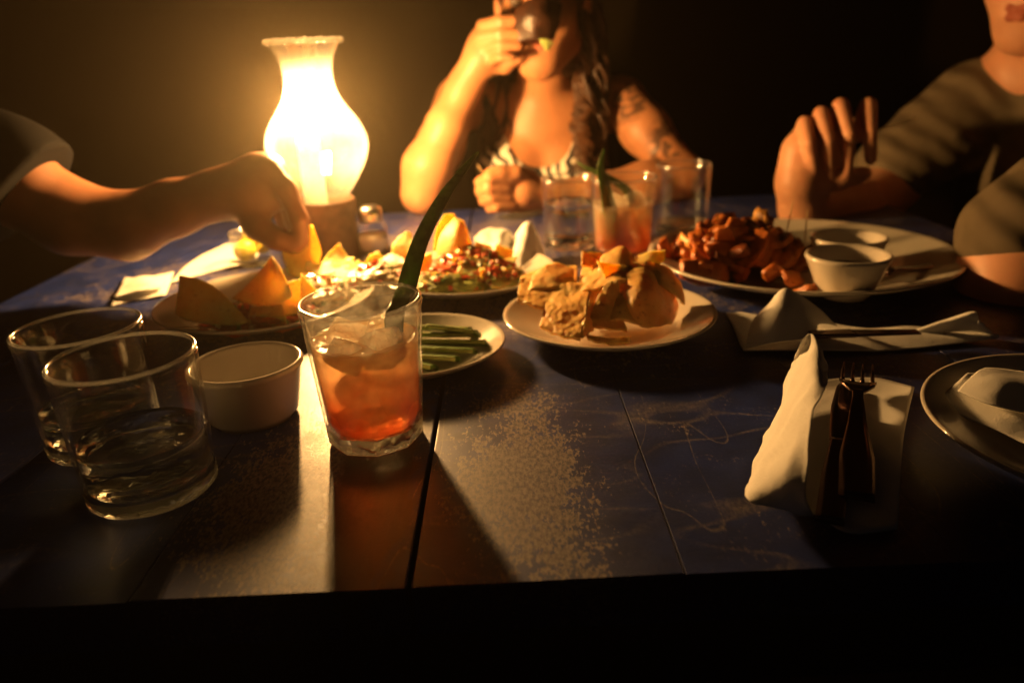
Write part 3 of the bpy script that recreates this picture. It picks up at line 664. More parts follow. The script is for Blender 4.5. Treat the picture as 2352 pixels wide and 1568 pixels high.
dice('chopped_salsa', [(-.045, .860, .014, .052, .047, .026), (-.075, .80, .012, .045, .03, .014), (-.02, .83, .012, .04, .03, .016)], 380, ['tomato', 'chip', 'tomato', 'cream', 'tomato', 'guac', 'herb', 'chip'], 'chopped tomato, onion and green herb scattered over the salsa', 'salsa', .0048)
dice('chopped_topping', [(-.255, .735, .012, .06, .045, .013), (-.215, .79, .014, .05, .045, .018), (-.15, .835, .014, .045, .04, .019)], 280, ['onion', 'tomato', 'cream', 'cream', 'herb', 'tomato'], 'chopped tomato and cheese scattered over the nacho plate', 'topping', .0048)

# ------------------------------------------------------------------ flatbread pieces on plate 4
def bread(rows, label, amp=.0022, th=.0030, nu=40, nv=36, freq=48, amp2=.0009, mat='flat'):
    return chip(rows, label, mat, amp, th, nu, nv, None, 'flatbread_piece', 'flatbread', amp2, freq)
bread([[D(1200, 632, .735), D(1260, 615, .745), D(1325, 612, .745)], [D(1192, 660, .70), D(1258, 655, .705), D(1325, 640, .71)], [D(1189, 690, .665), D(1215, 702, .655), D(1250, 708, .65), D(1325, 680, .675)]], 'blistered flatbread slab at the left of its plate')
bread([[D(1255, 668, .690), D(1300, 655, .690), D(1358, 652, .682)], [D(1250, 712, .652), D(1300, 715, .640), D(1345, 712, .634)], [D(1240, 752, .624), D(1290, 772, .604), D(1333, 778, .596)]], 'rough flatbread square propped at the front of its plate')
bread([[D(1358, 652, .682), D(1372, 650, .69), D(1400, 630, .71)], [D(1345, 712, .634), D(1372, 712, .650), D(1400, 690, .675)], [D(1333, 778, .596), D(1350, 765, .615), D(1372, 740, .645)]], 'darker flatbread side folded back from the rough square', .002)
bread([[D(1342, 608, .735), D(1390, 592, .735), D(1432, 578, .730), D(1455, 590, .715)], [D(1332, 640, .705), D(1385, 625, .695), D(1430, 615, .69), D(1470, 625, .685)], [D(1325, 668, .675), D(1352, 668, .665), D(1400, 655, .66), D(1440, 650, .662)]], 'crinkled flatbread strip across the top of its heap')
bread([[D(1337, 577, .73), D(1365, 583, .73), D(1400, 590, .73)], [D(1335, 610, .715), D(1370, 615, .715), D(1405, 620, .715)]], 'small flatbread edge standing at the back of its heap', .002)
bread([[D(1415, 640, .690), D(1450, 618, .69), D(1490, 612, .695), D(1530, 640, .70), D(1550, 680, .70)], [D(1420, 680, .655), D(1455, 665, .645), D(1500, 665, .645), D(1540, 700, .665), D(1553, 720, .675)], [D(1440, 740, .635), D(1460, 745, .625), D(1490, 752, .622), D(1520, 748, .635), D(1545, 740, .65)]], 'large dark folded flatbread at the right of its plate', .0022, .003, amp2=.0004)
bread([[D(1395, 650, .665), D(1420, 640, .66)], [D(1365, 700, .645), D(1425, 700, .645)], [D(1352, 750, .625), D(1440, 760, .618)]], 'shaded flatbread piece in the middle of its plate', .002, .003)
bread([[D(1345, 768, .605), D(1400, 778, .598), D(1450, 776, .600)], [D(1350, 780, .598), D(1405, 790, .590), D(1448, 785, .593)]], 'thin curled flatbread shell lying on the front rim of its plate', .001, .002)
bread([[D(1380, 590, .715), D(1425, 566, .715), D(1446, 580, .705)], [D(1375, 630, .690), D(1415, 618, .685), D(1450, 625, .682)]], 'crisp pointed flatbread corner sticking up at the top of its heap', .0012, .002, 20, 16, 60, .0005)
bread([[D(1225, 628, .720), D(1275, 604, .725), D(1318, 618, .715)], [D(1215, 668, .690), D(1270, 660, .685), D(1320, 662, .685)]], 'crisp bent flatbread sheet resting on the slab at the left', .0014, .002, 20, 16, 60, .0005)
bread([[D(1480, 600, .69), D(1530, 612, .70), D(1566, 650, .70)], [D(1470, 650, .665), D(1520, 655, .665), D(1572, 700, .68)]], 'thin folded flatbread edge at the far right of its heap', .0014, .002, 20, 16, 60, .0005)
bread([[D(1395, 690, .655), D(1430, 672, .652), D(1470, 690, .65)], [D(1375, 745, .632), D(1430, 735, .625), D(1480, 752, .622)]], 'angular shaded flatbread triangle low at the front of its heap', .0012, .002, 20, 16, 60, .0005)
chip([[D(1452, 596, .715), D(1490, 580, .71), D(1530, 575, .71)], [D(1450, 608, .705), D(1490, 600, .70), D(1528, 592, .70)], [D(1456, 620, .70), D(1490, 616, .695), D(1522, 604, .697)]], 'thin orange chip with a small hole resting on top of the flatbreads', amp=.0010, th=.0016)
chip([[D(1370, 600, .69), D(1440, 612, .685)], [D(1395, 650, .672), D(1418, 655, .668)]], 'orange triangular chip wedged into the top of the flatbreads', amp=.0010, th=.0016)

# ------------------------------------------------------------------ fried wedges heaped on the platter
def wedge_mesh(i):
    r = random.Random(i); bm = bmesh.new(); bmesh.ops.create_cube(bm, size=1); bmesh.ops.subdivide_edges(bm, edges=list(bm.edges), cuts=3, use_grid_fill=True)
    L, W_, H_ = r.uniform(.026, .046), r.uniform(.015, .025), r.uniform(.007, .013); tp = r.uniform(.45, .95)
    for v in bm.verts:
        x, y, z = v.co; y *= 1-abs(x)*1.1*r.uniform(.8, 1)*tp; z *= 1-abs(x)*tp; z -= y*y*.9
        s = 1-.10*((x*2)**2+(y*2)**2+(z*2)**2)/3
        v.co = V(x*L, y*W_, z*H_)*s*1.08+V(0, 0, (x*x)*L*r.uniform(.3, .5)); v.co += mnoise.noise_vector(V(x, y, z)*3+V(i, 0, 0))*.0025
    me = bpy.data.meshes.new('fried_wedge'); bm.to_mesh(me); bm.free(); me.polygons.foreach_set('use_smooth', [True]*len(me.polygons)); return me
wm = []
for i in range(9):
    me = wedge_mesh(i); me.materials.append(M[['wedge', 'wedge_dark', 'wedge'][i % 3]]); wm.append(me)
cnt = 0
def wedge(me, loc, rot, label=None, sc_=1, grp='fried wedges heaped on the platter'):
    o = bpy.data.objects.new('fried_wedge', me); o.location = loc; o.rotation_euler = rot; o.scale = (sc_,)*3; link(o)
    tag(o, label or 'brown fried wedge in the heap on the big platter', 'fried wedge', grp)
hc = V(.268, .850, .0)
for i in range(150):
    layer = i % 4; q = math.sqrt(random.random())*(1.0-layer*.2); a = random.uniform(0, 2*math.pi)
    x = hc.x+math.cos(a)*q*.082; y = hc.y+math.sin(a)*q*.080
    if (V(x, y, 0)-V(.3365, .708, 0)).length < .052: continue
    z = .014+layer*.0105+random.uniform(-.002, .003)+(.006 if q > .8 else 0)
    wedge(wm[i % 9], (x, y, z), (random.uniform(-1., 1.), random.uniform(-1., 1.), random.uniform(0, 6.28)))
def special(px, py, y, rot, mat, label, s=1.05, k=2):
    me = wm[k].copy(); me.materials.clear(); me.materials.append(M[mat]); wedge(me, D(px, py, y), rot, label, s, None)
special(1752, 528, .87, (.2, 1.15, .5), 'wedge_pale', 'bright pale wedge standing up at the top of the heap')
special(1700, 540, .87, (.9, .3, 1.5), 'wedge_pale', 'short pale wedge just left of the upright one', .8)
special(1605, 562, .86, (.4, .2, .5), 'wedge_pale', 'long pale wedge lying at the upper left of the heap', 1.1)
special(1612, 625, .79, (1.1, .2, .2), 'wedge', 'broad orange wedge on the left slope of the heap', 1.25, 0)
special(1815, 640, .755, (.9, .3, .7), 'wedge', 'small orange wedge low in the middle of the heap', .8, 0)
special(1568, 580, .85, (.2, 1.3, 1.2), 'wedge', 'orange wedge upright at the far left of the heap', .9, 3)
special(1985-0, 0+655, .70, (.9, .3, .7), 'wedge', 'lone orange wedge hidden behind the front ramekin', .6, 0)
special(1850, 668, .715, (.3, .5, 1.9), 'wedge', 'small orange wedge beside the front ramekin base', .8, 3)
def pick(a, b, label, r=.0009):
    o = tube('toothpick', [a, a.lerp(b, .5), b], [r*.5, r, r*.4], M['toothpick'], None, 6); return tag(o, label, 'toothpick')
pick(D(1803, 548, .862), D(1822, 462, .855), 'wooden toothpick leaning right, stuck in the fried wedges')
pick(D(1848, 560, .855), D(1855, 482, .855), 'upright wooden toothpick stuck beside the rear ramekin')
pick(D(1640, 560, .86), D(1652, 512, .86), 'short toothpick at the left of the fried wedges')
pick(D(1110, 402, 1.235), D(1098, 378, 1.225), "toothpick held in the woman's resting hand", .0012)
pick(D(2010, 300, 1.12), D(2108, 272, 1.09), "toothpick held by the man's raised hand")

# ------------------------------------------------------------------ cutlery
def strip(name, pts, ws, mat, parent=None, th=.0022, side=V(1, 0, 0), n=20, cup=0):
    P = [Vector(p) for p in pts]; A, C_, B = [], [], []
    for i in range(n+1):
        p = crv(P, i/n); q = (crv(P, min(1, i/n+.03))-crv(P, max(0, i/n-.03))).normalized(); s = (side-q*side.dot(q)).normalized(); wv = float(np.interp(i/n, np.linspace(0, 1, len(ws)), ws)); nn = s.cross(q).normalized()
        A.append(p-s*wv/2+V(0, 0, cup*wv)); C_.append(p); B.append(p+s*wv/2+V(0, 0, cup*wv))
    return sheet(name, [A, C_, B], mat, parent, n, 4, 0, 50, th)
def fork(label, base, tip, tine_len=.040, up=V(0, 0, 1), h=0):
    t = thing('fork', label, 'fork', base); d = tip-base; L = d.length; u = d.normalized(); s = u.cross(up).normalized()
    g = lambda x, z=0: u*(L*x)+up*z
    strip('handle', [g(0, .002), g(.25, .003), g(.5, .003), g(.70, .006), g(.76, .007)], [.019, .020, .012, .007, .008], M['metal_dark'], t, .0025, s)
    strip('head', [g(.745, .007), g(.80, .007), g(.86, .005)], [.008, .022, .0255], M['metal_dark'], t, .0018, s, 10, .05)
    for k in range(4):
        o = s*((k-1.5)*.0068)
        tube('tine', [g(.855, .0055)+o, g(.90, .0045)+o, g(.95, .006)+o, g(1, .010)+o*.97], [.0018, .0016, .0014, .0006], M['metal_dark'], t, 6)
    return t

# ------------------------------------------------------------------ napkins
def napkin(parts, label, name='napkin', cat='napkin'):
    t = thing(name, label, cat, parts[0][0][0][0]); 
    for rows, kw in parts:
        o = sheet('ply', rows, M['napkin'], None, kw.get('nu', 20), kw.get('nv', 20), kw.get('amp', .0016), kw.get('freq', 28), .0008, seed=kw.get('seed', 3), amp2=kw.get('amp2', .0002)); local(t, o)
    return t
A = at
napkin([([[A(1714, 1128, .003), A(1850, 1170, .002), A(1945, 1222, .002), A(2062, 1212, .003)], [A(1790, 980, .004), A(1880, 1000, .003), A(1990, 1010, .003), A(2075, 1010, .005)], [A(1862, 880, .004), A(1920, 870, .003), A(2010, 868, .004), A(2100, 888, .008)]], dict(amp=.0012)),
        ([[A(1868, 1186, .004), A(1790, 1168, .014), A(1722, 1150, .016), A(1712, 1126, .010)], [A(1850, 1120, .036), A(1805, 1075, .040), A(1765, 1045, .026), A(1735, 1048, .006)], [A(1862, 960, .062), A(1840, 935, .056), A(1812, 925, .036), A(1782, 948, .008)], [A(1900, 880, .064), A(1868, 860, .066), A(1832, 850, .048), A(1810, 858, .020)], [A(1893, 820, .052), A(1886, 795, .066), A(1862, 766, .070), A(1838, 800, .062)]], dict(amp=.0022, nu=28, nv=36, seed=9, freq=45))],
       'cream paper napkin with a tall folded flap, lying under the fork and knife')
fork('steel fork on the cream napkin, tines toward the platter', A(1966, 1150, .006), A(1968, 862, .010))
kn = thing('table_knife', 'dull table knife lying alongside the fork on the cream napkin', 'knife', A(1905, 1195, .006))
k0, k1 = A(1905, 1195, .006)-A(1905, 1195, .006), A(1948, 880, .008)-A(1905, 1195, .006)
strip('handle', [k0, k1*.25, k1*.5], [.015, .016, .011], M['metal_dark'], kn, .004, V(1, -.1, 0)); strip('blade', [k1*.5, k1*.75, k1*.95, k1], [.013, .018, .015, .004], M['metal_dark'], kn, .0014, V(1, -.1, 0))
napkin([([[A(1708, 806, .003), A(1850, 806, .003), A(2060, 800, .003), A(2290, 778, .003)], [A(1690, 765, .006), A(1830, 765, .008), A(2050, 770, .006), A(2280, 765, .006)], [A(1668, 718, .003), A(1830, 735, .003), A(2000, 750, .003), A(2150, 752, .004)]], dict(amp=.0022)),
        ([[A(1712, 800, .006), A(1790, 785, .012), A(1880, 775, .006)], [A(1730, 740, .020), A(1800, 715, .034), A(1880, 745, .016)], [A(1765, 700, .030), A(1812, 662, .048), A(1925, 748, .012)]], dict(amp=.0018, seed=5)),
        ([[A(2092, 768, .004), A(2150, 764, .006), A(2240, 762, .008), A(2290, 772, .006)], [A(2110, 755, .008), A(2170, 738, .018), A(2225, 728, .026), A(2262, 748, .016)], [A(2125, 752, .006), A(2190, 728, .022), A(2240, 716, .030), A(2246, 742, .022)]], dict(amp=.0012, seed=12))],
       'rumpled paper napkin wrapped round cutlery in front of the big platter')
kb = thing('table_knife', 'dark table knife wrapped in the rumpled napkin by the platter', 'knife', A(1860, 768, .013))
b0 = A(1860, 768, .013); strip('handle', [V(0, 0, 0), A(1960, 765, .013)-b0], [.012, .014], M['metal_dark'], kb, .003, V(0, 1, 0)); strip('blade', [A(1960, 765, .013)-b0, A(2110, 762, .012)-b0], [.016, .010], M['metal_dark'], kb, .0014, V(0, 1, 0))
# fork on the platter
ff = fork('fork resting on the right rim of the big platter', D(2212, 606, .80), D(1990, 640, .735))
# napkin on plate 6
napkin([([[A(2150, 922, .016), A(2220, 960, .013), A(2330, 1005, .013), A(2420, 1040, .014)], [A(2185, 890, .019), A(2270, 915, .020), A(2370, 930, .020), A(2470, 950, .018)], [A(2220, 858, .022), A(2300, 862, .018), A(2400, 862, .018), A(2500, 870, .020)]], dict(amp=.0022)),
        ([[A(2200, 900, .024), A(2270, 930, .024), A(2350, 950, .022)], [A(2240, 862, .030), A(2300, 880, .032), A(2380, 890, .030)], [A(2262, 846, .030), A(2320, 850, .028), A(2400, 856, .026)]], dict(amp=.002, seed=8))],
       'creased used napkin lying on the empty corner plate')
# white napkins by plate 3
napkin([([[D(1088, 548, .95), D(1120, 528, .96), D(1165, 525, .965), D(1180, 560, .96)], [D(1095, 575, .93), D(1125, 570, .925), D(1150, 565, .92), D(1180, 590, .93)], [D(1115, 600, .92), D(1130, 605, .90), D(1160, 600, .90), D(1185, 620, .91)]], dict(amp=.0035, freq=55, nu=26, nv=26)),
        ([[D(1178, 560, .965), D(1200, 515, .97), D(1220, 510, .97), D(1240, 560, .975)], [D(1170, 585, .925), D(1200, 560, .915), D(1230, 565, .925), D(1255, 590, .94)], [D(1140, 600, .90), D(1185, 615, .885), D(1225, 615, .89), D(1262, 600, .92)], [D(1115, 615, .885), D(1160, 640, .865), D(1210, 650, .870), D(1258, 625, .895)]], dict(amp=.003, freq=50, nu=30, nv=30, seed=7))],
       'bright white crumpled napkin behind the salsa and left of the water tumbler')
napkin([([[D(925, 590, .89), D(900, 585, .90), D(880, 592, .905)], [D(935, 620, .865), D(895, 615, .87), D(862, 625, .88)], [D(930, 650, .84), D(890, 655, .845), D(850, 652, .86)]], dict(amp=.004, freq=55))],
       'small bright napkin corner on the salsa plate left of the leaf')
napkin([([[A(255, 702, .003), A(300, 690, .003), A(380, 678, .003)], [A(272, 665, .004), A(330, 655, .006), A(390, 650, .004)], [A(285, 640, .003), A(350, 634, .003), A(400, 625, .003)]], dict(amp=.002)),
        ([[A(262, 682, .008), A(320, 668, .012), A(370, 664, .008)], [A(290, 640, .010), A(340, 634, .014), A(392, 630, .010)]], dict(amp=.002, seed=4))],
       'folded napkin poking out at the left edge of the nacho plate')
napkin([([[A(390, 650, .002), A(480, 625, .002), A(590, 600, .002)], [A(440, 600, .003), A(520, 585, .003), A(600, 575, .003)], [A(520, 560, .002), A(570, 558, .002), A(640, 556, .002)]], dict(amp=.001, seed=14))],
       'flat pale sheet standing for light on the table under the reaching forearm')  # added pale sheet paints the lit strip of table below the arm
# lemon in a small glass dish behind the hand
gd = tumbler(V(-.348, 1.00, 0), .030, .020, .045, 'small glass dish holding lemon wedges behind the reaching hand', base_h=.006, name='glass_dish')
for i, (dx, dy, dz, s) in enumerate([(-.010, -.006, .022, 'leaning on the front wall'), (.010, .004, .030, 'resting on top'), (-.004, .009, .038, 'at the back')]):
    bm = bmesh.new(); bmesh.ops.create_uvsphere(bm, u_segments=18, v_segments=12, radius=.015)
    for v in bm.verts:
        if v.co.y > 0: v.co.y *= .12
        v.co += mnoise.noise_vector(v.co*120)*.0006
    me = bpy.data.meshes.new('lemon_wedge'); bm.to_mesh(me); bm.free(); me.polygons.foreach_set('use_smooth', [True]*len(me.polygons)); me.materials.append(M['lemon'])
    o = link(bpy.data.objects.new('lemon_wedge', me)); o.location = (-.348+dx, 1.0+dy, dz); o.rotation_euler = (i*.8, .5*i, i*1.9+.6); tag(o, 'yellow lemon wedge in the small glass dish, '+s, 'lemon')

# ------------------------------------------------------------------ heads
def head(S, c, f, u, k=1.0, male=False):
    f = f.normalized(); s = f.cross(u).normalized(); u = s.cross(f).normalized()      # s: the figure's right
    rot = Matrix((s, f, u)).transposed()
    g = lambda a, b, z: c+(s*a+f*b+u*z)*k
    S.ell(g(0, -.012, .030), np.array((.074, .094, .088))*k, rot, .02)
    S.ell(g(0, .030, -.048), np.array((.056, .062, .060))*k, rot, .03)
    S.ell(g(0, .064, -.101), np.array((.027 if male else .023, .019, .021))*k, rot, .035)
    S.cap(g(-.020, .072, -.068), .015*k, g(.020, .072, -.068), .015*k, .03)
    for e in (-1, 1):
        S.ell(g(e*.036, .058, -.034), np.array((.026, .026, .028))*k, rot, .025)
        S.cap(g(e*.046, .01, -.075), .020*k, g(e*.012, .062, -.104), .014*k, .03)
        S.ell(g(e*.075, -.010, -.012), np.array((.010, .018, .030))*k, rot, .008)
        S.cap(g(e*.010, .086, .016), .009*k, g(e*.042, .070, .016), .009*k, .015)
    for e in (-1, 1): S.ell(g(e*.031, .094, -.002), np.array((.016, .014, .011))*k, rot, .012, True)
    S.chain([g(0, .086, .010), g(0, .098, -.018), g(0, .110, -.036)], [.0075*k, .0085*k, .0105*k], .012)
    for e in (-1, 1): S.ell(g(e*.011, .098, -.040), np.array((.008, .010, .007))*k, rot, .006)
    S.cap(g(-.018, .086, -.062), .0065*k, g(.018, .086, -.062), .0065*k, .008)
    S.cap(g(-.016, .085, -.074), .0075*k, g(.016, .085, -.074), .0075*k, .008)
    S.cap(g(-.020, .096, -.0675), .0018*k, g(.020, .096, -.0675), .0018*k, .003, True)
    return g, rot
def face_parts(t, g, rot, k=1.0, gap=.0, fat=1.0):
    L = Body(g(0, .085, -.068)-V(.05, .05, .03), g(0, .085, -.068)+V(.05, .05, .03), .0015)
    L.chain([g(-.022, .084, -.067), g(-.010, .0935, -.0625-gap), g(0, .0935, -.0645-gap*1.2), g(.010, .0935, -.0625-gap), g(.022, .084, -.067)], [.002*fat, .0042*fat, .0040*fat, .0042*fat, .002*fat], .004)
    L.chain([g(-.020, .084, -.069), g(-.008, .092, -.0745+gap*.5), g(.008, .092, -.0745+gap*.5), g(.020, .084, -.069)], [.002*fat, .0050*fat, .0050*fat, .002*fat], .004)
    local(t, L.mesh('lips', M['lips']))
    for e in (-1, 1):
        bm = bmesh.new(); bmesh.ops.create_uvsphere(bm, u_segments=16, v_segments=10, radius=.0115*k); me = bpy.data.meshes.new('eye'); bm.to_mesh(me); bm.free(); me.materials.append(M['eye'])
        o = link(bpy.data.objects.new('eye', me)); o.location = g(e*.031, .078, -.002); o.location -= t.location; o.parent = t

# ------------------------------------------------------------------ the woman across the table
ch = D(1238, 152, 1.325); fdir = V(-.20, -1, -.06).normalized(); udir = V(-.02, -.06, 1).normalized()
hc_ = ch+udir*.104-fdir*.066
skinw = skin_mat('warm_tanned_skin', (.38, .165, .075), (.48, .22, .10), [(D(1450, 232, 1.40), .05), (D(1545, 320, 1.34), .05), (D(1080, 205, 1.27), .022), (D(1520, 350, 1.33), .03)])
wt = thing('person', 'woman in a patterned low necked top eating with her hand raised to her mouth', 'person', (hc_.x, 1.52, -.30))
S = Body((-.42, 1.10, -.32), (.46, 1.66, .56), .0036)
g, rot = head(S, hc_, fdir, udir)
nb = D(1245, 262, 1.47)
S.cap(hc_-udir*.05-fdir*.02, .048, nb, .047, .03)
shR = D(1052, 235, 1.475); shL = D(1432, 238, 1.455)
S.cap(nb-V(0, -.01, .01), .045, shR+V(.02, 0, .01), .036, .04); S.cap(nb-V(0, -.01, .01), .045, shL+V(-.02, 0, .01), .036, .04)
ct = D(1245, 380, 1.49)
S.ell(ct+V(0, 0, .01), (.135, .085, .12), None, .05); S.ell(ct+V(0, .01, -.16), (.12, .085, .14), None, .06); S.ell(ct+V(0, .02, -.34), (.155, .11, .14), None, .06)
for px in (1178, 1318): S.ell(D(px, 402, 1.425), (.058, .052, .055), None, .03)
for e in (-1, 1): S.cap(nb+V(e*.018, -.030, -.028), .006, nb+V(e*.10, -.008, -.012), .006, .02)     # collar bones
# her right arm (seen at left): elbow on the table, hand at the mouth
elR = D(966, 446, 1.305); wrR = D(1068, 196, 1.325); haR = D(1112, 128, 1.312)
S.cap(shR, .044, (shR+elR)/2, .038, .03); S.cap((shR+elR)/2, .038, elR+V(.004, .01, 0), .034, .03)
S.chain([elR, D(982, 385, 1.312), D(1026, 288, 1.32), D(1056, 222, 1.325), wrR, D(1090, 155, 1.318)], [.032, .0410, .0325, .0250, .0220, .024], .02)
S.chain([wrR, haR, D(1120, 85, 1.308)], [.021, .024, .018], .02); S.ell(D(1106, 118, 1.316), (.024, .020, .036), None, .015)
for a, b, c_, r in [((1104, 60), (1150, 48), (1190, 46), .0098), ((1098, 86), (1150, 76), (1196, 78), .0102), ((1108, 112), (1150, 103), (1192, 105), .0096), ((1120, 137), (1150, 131), (1176, 133), .0086)]:
    S.chain([D(a[0]+4, a[1], 1.314), D(a[0]+8, a[1], 1.290), D(*b, 1.268), D(*c_, 1.266)], [r*1.15, r*1.12, r, r*.88], .0012)
S.chain([D(1125, 150, 1.312), D(1160, 152, 1.312), D(1190, 130, 1.30), D(1208, 112, 1.295)], [.014, .012, .010, .008], .008)
# her left arm: forearm lying on the table, loose fist
elL = D(1572, 405, 1.335); wrL = D(1262, 448, 1.262); haL = D(1200, 440, 1.245)
S.chain([shL, D(1482, 300, 1.40), elL], [.045, .040, .034], .03)
S.chain([elL, D(1480, 425, 1.315), D(1370, 440, 1.29), wrL], [.034, .038, .030, .023], .02)
S.chain([wrL, haL], [.023, .030], .02); S.ell(D(1198, 442, 1.250), (.030, .022, .032), None, .015)
for i, (a, b, c_, r) in enumerate([((1168, 412), (1125, 410), (1102, 418), .0115), ((1162, 433), (1122, 434), (1103, 440), .0117), ((1165, 455), (1128, 457), (1110, 462), .0108), ((1175, 474), (1140, 477), (1124, 480), .0096)]):
    S.chain([D(a[0]+20, a[1]+2, 1.245), D(*a, 1.222), D(*b, 1.206), D(*c_, 1.228)], [r, r*1.08, r*.92, r*.84], .0012)
S.chain([D(1215, 412, 1.245), D(1185, 398, 1.225), D(1150, 395, 1.215), D(1125, 398, 1.212)], [.016, .0125, .0105, .009], .008)
for e in (-1, 1): S.chain([ct+V(e*.08, .03, -.40), ct+V(e*.09, -.10, -.42)], [.08, .075], .03)
local(wt, S.mesh('body', skinw)); face_parts(wt, g, rot)
# patterned top: the chest swelled by 4 mm, cut by a deep round neckline
Tp = Body((-.16, 1.30, -.33), (.30, 1.62, .22), .0036)
Tp.ell(ct+V(0, 0, .01), (.139, .090, .12), None, .05); Tp.ell(ct+V(0, .01, -.16), (.126, .091, .14), None, .06); Tp.ell(ct+V(0, .02, -.34), (.160, .115, .14), None, .06)
for px in (1178, 1318): Tp.ell(D(px, 402, 1.424), (.063, .057, .060), None, .03)
n0 = D(1242, 300, 1.40); Tp.cap(n0+V(0, -.12, -.008), .060, n0+V(0, .22, 0), .060, .004, True); Tp.cap(n0+V(0, -.12, .06), .064, n0+V(0, .22, .06), .064, .004, True); Tp.cap(n0+V(0, -.12, .14), .09, n0+V(0, .22, .14), .09, .004, True)
local(wt, Tp.mesh('top', M['top']))
# dark open waistcoat over the top, at both sides
Vs = Body((-.16, 1.32, -.30), (.34, 1.66, .24), .004)
Vs.ell(ct+V(0, .008, .01), (.150, .098, .135), None, .05); Vs.ell(ct+V(0, .016, -.16), (.138, .100, .15), None, .06)
for e, sh in ((-1, shR), (1, shL)): Vs.cap(nb+V(e*.05, .01, -.005), .042, sh+V(-e*.028, .004, .004), .044, .03)
for dx, r in ((0, .082), (.0, .07)): Vs.cap(n0+V(dx, -.2, -.30), r, n0+V(dx, -.2, .10), r, .004, True)
mid = D(1262, 380, 1.38)
sl, X = Vs.win(Vs.lo, Vs.lo+Vs.n*Vs.v); Vs.F[sl] = np.maximum(Vs.F[sl], .088-np.abs(X[0]-mid.x)+0*X[1]+0*X[2])
local(wt, Vs.mesh('waistcoat', M['black_cloth']))
# hair: a cap on the skull and long waves down one side
Hc = Body(hc_-V(.13, .14, .14), hc_+V(.13, .16, .16), .0036)
Hc.ell(g(0, -.018, .034), (.083, .103, .096), rot, .02); Hc.ell(g(0, -.05, -.05), (.078, .065, .10), rot, .03)
Hc.ell(g(0, .085, -.045), (.060, .075, .088), rot, .012, True)
hr = local(wt, Hc.mesh('hair', M['hair']))
vs, fs, mi = [], [], []
def lock(pts, rad, wav, ph, mat):
    P = []
    for i in range(29):
        p = crv(pts, i/28); a = i/28*wav*6.28+ph; P.append(p+V(math.cos(a), math.sin(a)*.7, 0)*(.0085*min(1, i/7)))
    R = [rad*(1-.75*(i/28)**3)*(.6+.4*min(1, i/4)) for i in range(29)]
    v, f = tube_geo(P, R, 6, len(vs)); vs.extend(v); fs.extend(f); mi.extend([mat]*len(f))
for i in range(110):
    r1 = random.random(); r2 = random.random(); sd = 1 if i < 78 else -1
    if sd > 0:
        st = g(-.055-.02*r1, -.05+.09*r2, .03+.05*random.random()); x1 = 1325+58*r1; 
        pts = [st, D(1335+45*r1, 60, 1.36+.10*r2), D(x1+5, 180, 1.37+.09*r2), D(x1+4, 290, 1.375+.06*r2), D(x1-8+20*r2, 380+50*r2, 1.385+.05*r2)]
        lock([Vector(p) for p in pts], .0042, random.uniform(2.5, 5), random.uniform(0, 6.28), 1 if r1 < .16 else 0)
    else:
        st = g(.06+.015*r1, -.05+.05*r2, .03); x1 = 1110+60*r1
        pts = [st, D(1190+8*r1, 60, 1.46+.05*r2), D(1150+30*r1, 180, 1.455+.04*r2), D(x1, 280, 1.42+.04*r2), D(x1-4, 360, 1.405+.04*r2)]
        lock([Vector(p) for p in pts], .0045, random.uniform(1.5, 3), random.uniform(0, 6.28), 0)
# braid-like curls catching the light beside the neck
for k in range(34):
    x = 1314+random.uniform(0, 30); pts = [D(x, 185, 1.372), D(x+12, 240, 1.37), D(x+random.uniform(-4, 8), 290, 1.366), D(x+14, 340, 1.365), D(x+random.uniform(-4, 12), 380+random.uniform(0, 40), 1.366)]
    lock([Vector(p) for p in pts], random.uniform(.0011, .0022), random.uniform(3.2, 6.5), random.uniform(0, 6.28), 1)
hl = meshobj('hair_locks', vs, fs, M['hair'], wt); hl.data.materials.append(M['hair_light']); hl.data.polygons.foreach_set('material_index', mi); hl.matrix_parent_inverse = Matrix.Translation(-Vector(wt.location)); hl['kind'] = 'stuff'
# bite held at the lips, enlarged and coloured dark for shade over her nose
bite = chip([[D(1186, 20, 1.262), D(1215, 2, 1.250), D(1250, -4, 1.245), D(1288, 10, 1.262)], [D(1182, 60, 1.262), D(1215, 45, 1.240), D(1250, 45, 1.238), D(1284, 52, 1.255)], [D(1190, 98, 1.266), D(1222, 92, 1.250), D(1250, 88, 1.250), D(1270, 92, 1.262)]], 'large dark folded bite of food held up in front of her nose and lips', 'shade_bite', .003, .004)
chip([[D(1238, 92, 1.232), D(1256, 90, 1.230), D(1274, 98, 1.232)], [D(1244, 104, 1.230), D(1258, 118, 1.228), D(1266, 108, 1.230)]], 'pale green scrap of lettuce hanging at her mouth', 'cuke_edge', .002, .001, name='lettuce_scrap', cat='lettuce')

# ------------------------------------------------------------------ the man at the right
skinm = skin_mat('ruddy_skin', (.62, .29, .16), (.72, .36, .20))
mt = thing('person', 'man in a plain khaki shirt holding a toothpick in his raised hand', 'person', (1.0, 1.12, -.30))
S = Body((.36, .58, -.34), (1.34, 1.50, .60), .0042)
mo = D(2340, 20, 1.17); fm = V(-.80, -.55, -.10).normalized(); um = V(0, -.06, 1).normalized()
hm = mo+um*.068-fm*.09
gm, rm = head(S, hm, fm, um, 1.06, True)
nm = hm+V(.045, .035, -.155)
S.cap(hm-um*.05-fm*.03, .058, nm, .062, .03)
tm = nm+V(.06, .0, -.18)
S.ell(tm, (.125, .20, .15), None, .06); S.ell(tm+V(0, 0, -.2), (.12, .17, .2), None, .06)
sF = D(2232, 240, 1.30); sN = V(nm.x+.02, .95, nm.z-.07)
S.cap(nm, .055, sF, .055, .05); S.cap(nm, .055, sN, .055, .05)
elF = D(2045, 425, 1.28); wrF = D(1846, 478, 1.13)
